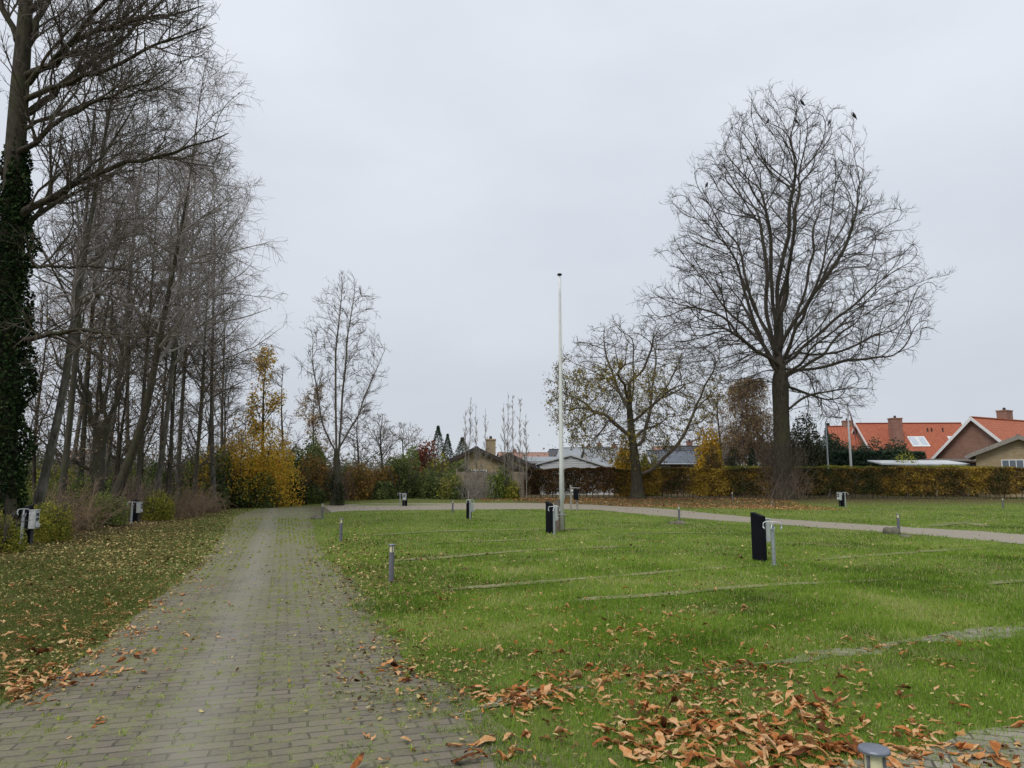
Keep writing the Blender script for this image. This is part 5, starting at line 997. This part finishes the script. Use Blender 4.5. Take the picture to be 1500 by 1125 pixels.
q = G(841, 748); t = thing('meter_stand', 'dark box hung between two wooden posts right of the flagpole', 'meter stand', q); MB().prism([(-.20, -.05), (-.10, -.05), (-.10, 1.20), (-.20, 1.26)], -.05, .05).build('post', GREYP, t); MB().box((.16, 0, .30), (.09, .09, .7)).build('post', GREYP, t)
MB().box((.09, -.07, .78), (.24, .14, .50), b=.01).build('box', BLACKP, t); MB().box((-.09, -.09, .98), (.09, .05, .09), b=.01).build('lamp', WHITE, t); MB().tube([(-.15, -.05, 1.12), (.30, -.05, 1.10)], .012, 6).build('cross_arm', ZINC, t)
# thin marker stick beyond the small post
q = G(686.5, 746); o = MB().box((0, 0, .45), (.04, .04, .9)).box((0, -.01, .86), (.06, .05, .10)).build('marker_stake', GREYP); o.location = q; props(o, 'thin wooden stake standing behind the small distant meter post', 'stake')
# ================================================================ flagpole
BRNW = plain('weathered_brown_board', (.15, .12, .095), .9, sc=14, var=.35, bump=.4)
q = G(823, 778); t = thing('flagpole', 'white flagpole in the lawn, held between brown boards, black cap on top', 'flagpole', q); ht = (A(824, 404, q.y) - q).z
MB().lathe([(.068, .05), (.064, ht * .3), (.052, ht * .6), (.034, ht * .93), (.030, ht)], k=20).build('pole', WHITE, t, True); MB().lathe([(.02, ht - .005), (.075, ht + .02), (.08, ht + .045), (.05, ht + .07), (.001, ht + .08)], k=20).build('cap', BLACKP, t)
MB().prism([(-.22, -.1), (-.07, -.1), (-.07, .96), (-.22, .86)], -.06, .06).build('support_board', BRNW, t)
MB().prism([(.085, -.1), (.10, -.1), (.10, .55), (.085, .55)], -.06, .06).build('support_board', BRNW, t)
MB().tube([(.075, -.03, .9), (.078, -.035, ht * .5), (.05, -.02, ht - .05)], .004, 5).build('halyard', WHITE, t); MB().box((.075, -.03, 1.0), (.03, .03, .14)).build('cleat', GALV, t); MB().box((-.02, -.065, .5), (.28, .012, .03)).build('bolt_plate', GALV, t)
# second flagpole with pennant, far right
q = A(1247, 690, 53.5); q.z = 0; t = thing('flagpole', 'white garden flagpole with a limp pennant before the red-roofed house', 'flagpole', q); ht = (A(1246, 594, 53.5) - q).z
MB().lathe([(.10, 0), (.08, ht * .5), (.045, ht)], k=14).build('pole', WHITE, t, True); MB().lathe([(.04, ht), (.09, ht + .06), (.02, ht + .12)], k=12).build('cap', WHITE, t)
PEN = plain('pennant_cloth', (.30, .16, .16), .9); MB().tube([(.04, 0, ht - .2), (.25, .0, ht - .9), (.42, 0, ht - 1.8), (.50, 0, ht - 2.7)], [.02, .05, .06, .01], 6).build('pennant', PEN, t)
q = A(597, 700, 58); q.z = 0; ht = (A(596, 627, 58) - q).z; o = MB().lathe([(.055, 0), (.05, ht * .5), (.03, ht)], k=10).lathe([(.04, ht), (.06, ht + .06), (.01, ht + .1)], k=10).build('garden_flagpole', WHITE); o.location = q; props(o, 'thin bare white pole above the light green bush at left', 'flagpole')
# street lamps
def lamp(lab, px, pyt, D, arms):
    q = A(px, 700, D); q.z = 0; t = thing('street_lamp', lab, 'street lamp', q); ht = (A(px, pyt, D) - q).z; MB().lathe([(.09, 0), (.085, 1.2), (.06, ht * .5), (.045, ht)], k=12).build('pole', GALV, t)
    for s in arms: a = MB().tube([(0, 0, ht - .02), (s * .12, 0, ht + .25), (s * .4, 0, ht + .42), (s * .75, 0, ht + .38)], .03, 8).build('arm', GALV, t); MB().box((s * .98, 0, ht + .33), (.55, .22, .13), 0, 0, s * .08, .03).build('lamp_head', GALV, a)
lamp('grey street lamp behind the hedge right of the big dark evergreen', 1214, 618, 52.5, (1,)); lamp('distant double-armed street lamp seen through the walnut crown', 958, 645, 75, (-1, 1))
# ================================================================ buildings
def gable(name, lab, p, rz, L_, W, he_, hr, over, wall, roof, oh=.3, barge=None, th=.12, kind='house', group=None):
    """ridge along local x; he_ eaves height, hr ridge height"""
    t = thing(name, lab, kind, p, rz, group); l = L_ / 2; w_ = W / 2
    MB().add([(x, y, z) for x in (-l, l) for y, z in ((-w_, -.2), (w_, -.2), (w_, he_), (0, hr - .02), (-w_, he_))], [(0, 1, 2, 3, 4), (9, 8, 7, 6, 5), (0, 5, 6, 1), (1, 6, 7, 2), (2, 7, 8, 3), (3, 8, 9, 4), (4, 9, 5, 0)]).build('wall', wall, t)
    sl_ = (hr - he_) / w_; m = MB(); lo = l + oh
    for s in (-1, 1):
        a = [(0, hr + .03), (s * (w_ + over), he_ - sl_ * over + .03), (s * (w_ + over), he_ - sl_ * over + .03 + th), (0, hr + .03 + th)]
        m.add([(x, y, z) for x in (-lo, lo) for y, z in a], [(0, 1, 2, 3), (7, 6, 5, 4), (0, 4, 5, 1), (1, 5, 6, 2), (2, 6, 7, 3)])
    m.box((0, 0, hr + th + .04), (2 * lo, .26, .10), b=.02); rf = m.build('roof', roof, t)
    for s in (-1, 1): MB().tube([(-lo, s * (w_ + over + .07), he_ - sl_ * over + .03), (lo, s * (w_ + over + .07), he_ - sl_ * over + .03)], .07, 8).build('gutter', GALV, t)
    if barge:
        for s in (-1, 1):
            for e_ in (-1, 1):
                y1 = s * (w_ + over); z1 = he_ - sl_ * over; m = MB(); x0 = e_ * (lo + .02); x1 = e_ * (lo + .06)
                m.add([(x, y, z) for x in (x0, x1) for y, z in ((0, hr - .12), (y1, z1 - .12), (y1, z1 + .18), (0, hr + .19))], [(0, 1, 2, 3), (7, 6, 5, 4), (0, 4, 5, 1), (1, 5, 6, 2), (2, 6, 7, 3), (3, 7, 4, 0)]); m.build('bargeboard', barge, t)
    return t, rf
def chimney(rf, x, y, z0, z1, sx_, sy_, mat=None):
    c = MB().box((x, y, (z0 + z1) / 2), (sx_, sy_, z1 - z0)).box((x, y, z1 - .05), (sx_ + .08, sy_ + .08, .12)).build('chimney', mat or BR_CH, rf); MB().lathe([(.13, 0), (.11, .22), (.12, .25)], (x, y, z1), 10).build('chimney_pot', DARKW, c); return c
def window(t, c, sx_, sz_, nx=1, nz=1, fr=None, ax='x'):
    """window on a wall facing local -y (ax x) or -x/+x"""
    f = MB(); b_ = .06; x, y, z = c
    def bb(m, dx, dz, w_, h_, dy=0, th=.06):
        if ax == 'x': m.box((x + dx, y + dy, z + dz), (w_, th, h_))
        else: m.box((x + dy, y + dx, z + dz), (th, w_, h_))
    bb(f, 0, sz_ / 2 + b_ / 2, sx_ + 2 * b_, b_); bb(f, 0, -sz_ / 2 - b_ / 2, sx_ + 2 * b_, b_); bb(f, -sx_ / 2 - b_ / 2, 0, b_, sz_); bb(f, sx_ / 2 + b_ / 2, 0, b_, sz_)
    for i in range(1, nx): bb(f, -sx_ / 2 + i * sx_ / nx, 0, b_ * .8, sz_)
    for i in range(1, nz): bb(f, 0, -sz_ / 2 + i * sz_ / nz, sx_, b_ * .8, .004)
    o = f.build('window', fr or WHITE, t); g_ = MB(); bb(g_, 0, 0, sx_, sz_, .012 if ax == 'x' else 0, .03); g_.build('pane', GLASS, o); return o
# --- centre bungalow
D = 55; p = A(697, 700, D); p.z = 0
t, rf = gable('bungalow', 'low yellow-brick bungalow with a dark shallow gable behind the saplings', p + Vector((0, 5, 0)), PI / 2, 9, 6.3, 2.35, (700 - 656) / F * D + HC - .1, .45, BR_YEL, DARK_ROOF, .35, DARKW)
window(t, (-4.53, .0, 1.35), 1.5, 1.6, 2, 2, ax='y'); window(t, (-4.53, 1.9, 1.5), .8, 1.0, 1, 1, ax='y'); chimney(rf, -1, -1.0, 2.8, 4.75, .75, .8, BR_YEL)
p = A(745, 700, 58); p.z = 0; t, rf = gable('bungalow_wing', 'brown-roofed wing of the bungalow right of its gable', p + Vector((0, 4, 0)), PI / 2, 7, 3.6, 2.6, 3.45, .4, BR_YEL, DARK_ROOF, .3, DARKW); window(t, (-3.53, 0, 1.5), 1.2, 1.1, 2, 1, ax='y')
# --- fence in front of it
root = thing('board_fence', 'weathered grey-brown board fence behind the green bush and saplings', 'fence', A(708, 700, 47.2) * 1.0); root.location.z = 0; gz0 = .2
x0 = A(668, 700, 47.2).x - root.location.x; x1 = A(768, 700, 47.2).x - root.location.x
FEN = plain('fence_board', (.30, .25, .19), .9, sc=5, var=.35, bump=.3)
m = MB(); nbd = 11
for k in range(nbd): m.box(((x0 + x1) / 2, 0, .3 + k * .155 + .07), (x1 - x0, .022, .145))
m.build('board_panel', FEN, root)
for k in range(4): MB().box((x0 + .05 + (x1 - x0 - .1) * k / 3, .06, 1.1), (.1, .09, 2.2)).build('post', FEN, root)
# --- grey buildings behind
D = 62; a = A(772, 700, D); b_ = A(838, 700, D); t = thing('flat_roof_shed', 'dark flat-roofed grey building left of the pale boarded gable', 'shed', ((a.x + b_.x) / 2, D + 3, 0)); hh_ = (700 - 679) / F * D + HC; wz = b_.x - a.x
MB().box((0, 0, hh_ / 2), (wz, 5.6, hh_)).build('wall', plain('blue_grey_cladding', (.13, .15, .165), .8, sc=2), t); MB().add([(-wz / 2 - .3, -3.2, hh_ + .01), (wz / 2 + .4, -3.2, hh_ + .01), (wz / 2 + .4, 3.2, hh_ + .6), (-wz / 2 - .3, 3.2, hh_ + .6), (-wz / 2 - .3, -3.2, hh_ + .2), (wz / 2 + .4, -3.2, hh_ + .2), (wz / 2 + .4, 3.2, hh_ + .75), (-wz / 2 - .3, 3.2, hh_ + .75)], [(0, 1, 2, 3), (4, 5, 6, 7), (0, 1, 5, 4), (1, 2, 6, 5), (2, 3, 7, 6), (3, 0, 4, 7)]).build('roof', GREY_ROOF, t)
D = 57; L0 = A(791, 680, D); T0 = A(836, 668.5, D); R0_ = A(906, 691, D); t = thing('boarded_gable_shed', 'pale grey shed with horizontal boards and a long low gable left of the walnut', 'shed', (T0.x, D, 0))
ri = lambda v: (v.x - T0.x, v.z)
m = MB(); poly = [(ri(L0)[0], 0), (ri(R0_)[0], 0), ri(R0_), ri(T0), ri(L0)]; m.prism(poly, 0, 5); m.build('wall', plain('shed_inner', (.3, .31, .32), .8), t)
m = MB(); z = .1
zt, zl, xr = ri(T0)[1], ri(L0)[1], ri(R0_)[0]
while z < zt - .03:
    z1 = min(z + .165, zt - .01); zc = z1
    xl_ = ri(L0)[0] if zc <= zl else ri(L0)[0] * (zt - zc) / (zt - zl); zr = ri(R0_)[1]; xr_ = xr if zc <= zr else xr * (zt - zc) / (zt - zr)
    m.add([(xl_, -.03, z), (xr_, -.03, z), (xr_, -.015, z1), (xl_, -.015, z1), (xl_, 0.005, z), (xr_, .005, z), (xr_, .005, z1), (xl_, .005, z1)], [(0, 1, 2, 3), (4, 5, 6, 7), (0, 1, 5, 4), (2, 3, 7, 6), (1, 2, 6, 5), (0, 3, 7, 4)]); z += .175
m.build('cladding', PALE_ROOF, t)
m = MB(); tl, tp, tr_ = ri(L0), ri(T0), ri(R0_)
m.prism([(tl[0] - .2, tl[1] - .02), (tp[0], tp[1] + .03), (tr_[0] + .3, tr_[1] - .05), (tr_[0] + .3, tr_[1] + .05), (tp[0], tp[1] + .14), (tl[0] - .2, tl[1] + .08)], -.15, 5.2); m.build('roof', PALE_ROOF, t)
# --- low dark brick house right of walnut
D = 66; p = A(997, 700, D); p.z = 0
t, rf = gable('dark_brick_house', 'low dark brick house with a blue-grey roof seen over the hedge right of the walnut', p + Vector((0, 3, 0)), 0, 4.6, 5, 3.0, (700 - 661) / F * D + HC, .4, brick('dark_brick', (.10, .055, .045), (.15, .08, .06)), plain('slate_grey_roof', (.115, .13, .155), .75, sc=3), .3, WHITE)
window(t, (.8, -2.53, 2.1), 1.0, 1.3, 2, 1); window(t, (-1.3, -2.53, 2.2), .8, .9, 1, 1)
# --- red-roofed house
D = 74; a = A(1262, 622, D); b_ = A(1398, 622, D); hr = a.z; eav = A(1300, 676, D - 3.6).z
t, rf = gable('red_roof_house', 'long house with bright red tiled roof, brick chimney and skylights', ((a.x + b_.x) / 2, D, 0), -.05, b_.x - a.x + .4, 8.4, eav, hr, .5, BR_RED, RED_T, .3, WHITE)
lx = lambda px: (A(px, 640, D - 2).x - (a.x + b_.x) / 2)
slp = (hr - eav) / 4.2
def on(y): return hr - slp * abs(y)
chimney(rf, lx(1315), -2.0, on(-2) - .8, A(1315, 612.5, D - 2).z, 1.05, .8)
for px, w_ in ((1338.5, .66), (1351, .66), (1396, .66)):
    y_ = -2.25; f = MB(); g_ = MB()
    for m_, dz, ww, hh_, th in ((f, .07, w_ + .16, 1.55, .09), (g_, .13, w_ - .06, 1.25, .03)): m_.box((lx(px), y_, on(y_) + .14 + dz), (ww, hh_, th), 0, math.atan(slp), 0)
    o = f.build('skylight', WHITE, rf); g_.build('pane', SKYL, o)
for px in (1368, 1374, 1390): MB().lathe([(.08, 0), (.07, .45), (.10, .5)], (lx(px), -1.0, on(-1)), 8).build('vent_pipe', DARKW, rf)
p = A(1247, 700, 76); p.z = 0; t, rf = gable('red_roof_wing', 'lower red-tiled wing with dark gable left of the long red roof', p + Vector((.4, 0, 0)), -.3, 4.2, 6.4, A(1247, 665, 74).z, A(1247, 626, 76).z, .4, DARKW, RED_T, .3, DARKW)
chimney(rf, -.4, .2, 5.5, A(1247, 616, 76).z, 1.0, .7)
# --- brick gable house, right
D = 60; p = A(1430, 700, D); hr = A(1430, 613.5, D).z; rz = .52; W = 6.4; he2 = A(1392, 668, D + 2).z
cx0 = p.x + math.cos(rz) * 6.3; cy0 = D + math.sin(rz) * 6.3
t, rf = gable('brick_house', 'red-brick house with white-edged gable and red roof at the right edge', (cx0, cy0, 0), rz, 12, W, he2, hr, .55, BR_RED, RED_T2, .35, WHITE)
chimney(rf, -.3, .3, hr - .6, hr + 1.0, 1.1, .8)
# --- yellow-brick garage
D = 50; p = A(1497, 700, D); hr = A(1497, 641, D).z; eL = A(1436, 664, D).z
t, rf = gable('yellow_brick_garage', 'yellow-brick gable with small white-framed windows just behind the hedge at right', (p.x + 3.2 * .565, D + 3.2 * .825, 0), PI / 2 - .6, 6, 5.2, eL, hr, .5, BR_YEL, DARK_ROOF, .4, GREYP)
wv_ = A(1486, 679, D); window(t, (-3.03, .45, wv_.z - .15), 1.2, .75, 3, 1, ax='y')
window(t, (-3.03, -1.2, wv_.z - .15), .8, .75, 2, 1, ax='y')
# --- carport
D = 53; a = A(1302, 680, D); b_ = A(1441, 680, D); t = thing('carport', 'open carport with a thin pale roof left of the yellow-brick gable', 'carport', ((a.x + b_.x) / 2, D + 2.2, 0)); w_ = b_.x - a.x; hz = A(1400, 680.5, D).z
m = MB(); m.add([(-w_ / 2, -1.2, hz), (-w_ / 2 + 1.2, -2.2, hz - .06), (w_ / 2 - 1, -2.2, hz - .06), (w_ / 2, -.6, hz), (w_ / 2, 2.2, hz + .32), (-w_ / 2 + .6, 2.2, hz + .32)] + [(-w_ / 2, -1.2, hz + .1), (-w_ / 2 + 1.2, -2.2, hz + .05), (w_ / 2 - 1, -2.2, hz + .05), (w_ / 2, -.6, hz + .1), (w_ / 2, 2.2, hz + .42), (-w_ / 2 + .6, 2.2, hz + .42)],
              [(0, 1, 2, 3, 4, 5), (6, 7, 8, 9, 10, 11)] + [(i, (i + 1) % 6, 6 + (i + 1) % 6, 6 + i) for i in range(6)]); m.build('roof', PALE_ROOF, t)
for x_ in (-w_ / 2 + 1.4, 0, w_ / 2 - 1.2):
    for y_ in (-2.0, 2.0): MB().box((x_, y_, hz / 2), (.1, .1, hz - .02)).build('post', GREYP, t)
D = 58; a = A(1362, 672, D); b_ = A(1444, 672, D); t = thing('flat_outbuilding', 'dark flat roof edge between carport and brick gable', 'outbuilding', ((a.x + b_.x) / 2, D + 1.5, 0)); hz = A(1400, 671, D - 1.5).z
MB().box((0, 0, hz / 2 - .15), (b_.x - a.x, 3, hz - .3)).build('wall', DARKW, t); MB().box((0, 0, hz - .12), (b_.x - a.x + .4, 3.4, .2)).build('roof', GREYP, t)
# --- far houses on the horizon
RED_FAR = tiles('hazed_far_tile', (.30, .17, .13), (.38, .23, .18))  # tile red dulled in the colour to stand in for distance haze
FARH = [(799, 664, 150, 8, RED_FAR, 'small far red-roofed house seen between the bungalow and the flagpole'), (862, 657, 105, 8, GREY_ROOF, 'far grey-roofed house right of the flagpole'), (889, 659, 100, 6, GREY_ROOF, 'far pale house just left of the walnut'), (985, 655, 140, 7, RED_FAR, 'far red roof glimpsed through the walnut'), (1003, 655, 92, 5, DARK_ROOF, 'far dark roof behind the low dark brick house'),
        (112, 660, 180, 5, RED_FAR, 'far red-roofed house seen through the copse'), (846, 659, 135, 10, DARK_ROOF, 'far dark-roofed house behind the pale boarded shed'), (748, 664, 150, 5, RED_FAR, 'far red roof behind the bungalow wing'), (1095, 650, 120, 12, DARK_ROOF, 'far roof behind the weeping birch')]
PLAST = plain('far_house_render', (.5, .48, .45), .9, var=.15)
for px, py, D, L_, rm, lab in FARH:
    p = A(px, 700, D); p.z = 0; hr = A(px, py, D).z; t, rf = gable('distant_house', lab, p, R.uniform(-.3, .3), L_, 7, hr - 2.2, hr, .4, PLAST, rm, .3); window(t, (-L_ * .25, -3.53, hr - 3.1), 1.2, 1.0, 2, 1); window(t, (L_ * .22, -3.53, hr - 3.1), 1.2, 1.0, 2, 1); chimney(rf, L_ * .2, .3, hr - .3, hr + .8, .6, .6)
# street behind the hedge
m = mk('street', [(-4, 48.6, .236), (60, 48.2, .236), (60, 50.0, .236), (-4, 50.0, .236)], [[0, 1, 2, 3]], None, plain('street_asphalt', (.20, .20, .20), .9)); props(m, kind='structure')
# ================================================================ crows in the big tree
CROW = plain('crow_feathers', (.012, .012, .014), .5, sc=10)
def crow(lab, px, py, D, rz):
    p = A(px, py, D); B_ = BIGPTS[0]; B_ = B_[(B_[:, 1] < b_big.y + 3)]; dd_ = np.hypot((B_[:, 0] - p.x), (B_[:, 2] - p.z)) + .0 * B_[:, 1]; bp = B_[np.argmin(dd_)]; p = Vector((float(bp[0]), float(bp[1]), float(bp[2]) + .05)); m = MB(); m.tube([(-.26, 0, -.02), (-.16, 0, .03), (-.06, 0, .08), (.03, 0, .13), (.10, 0, .19), (.145, 0, .235), (.18, 0, .235), (.235, 0, .225)], [.014, .035, .075, .085, .06, .042, .028, .006], 10)
    o = m.build('crow', CROW, None, True); props(o, lab, 'crow', 'crows perched in the big bare tree'); o.location = p; o.rotation_euler = (0, -.5, rz)
    MB().tube([(.02, .03, .07), (.01, .03, -.05)], .007, 5).tube([(.02, -.03, .07), (.01, -.03, -.05)], .007, 5).build('leg', CROW, o)
for px, py, rz, lab in [(1116, 197, .3, 'crow perched highest at the left of the big tree crown'), (1128, 209, 3.0, 'crow just below the highest left one'), (1136, 219, .2, 'crow lowest of the three close together on the left crown'), (1151, 192, 2.8, 'crow sitting right of the three in the upper crown'), (1209, 175, .4, 'crow in the topmost twigs of the big tree'), (1216, 208, 3.3, 'crow on the right side of the upper crown'), (1038, 269, .5, 'crow alone on the left outer twigs of the big tree')]:
    crow(lab, px, py, float(b_big.y), rz)
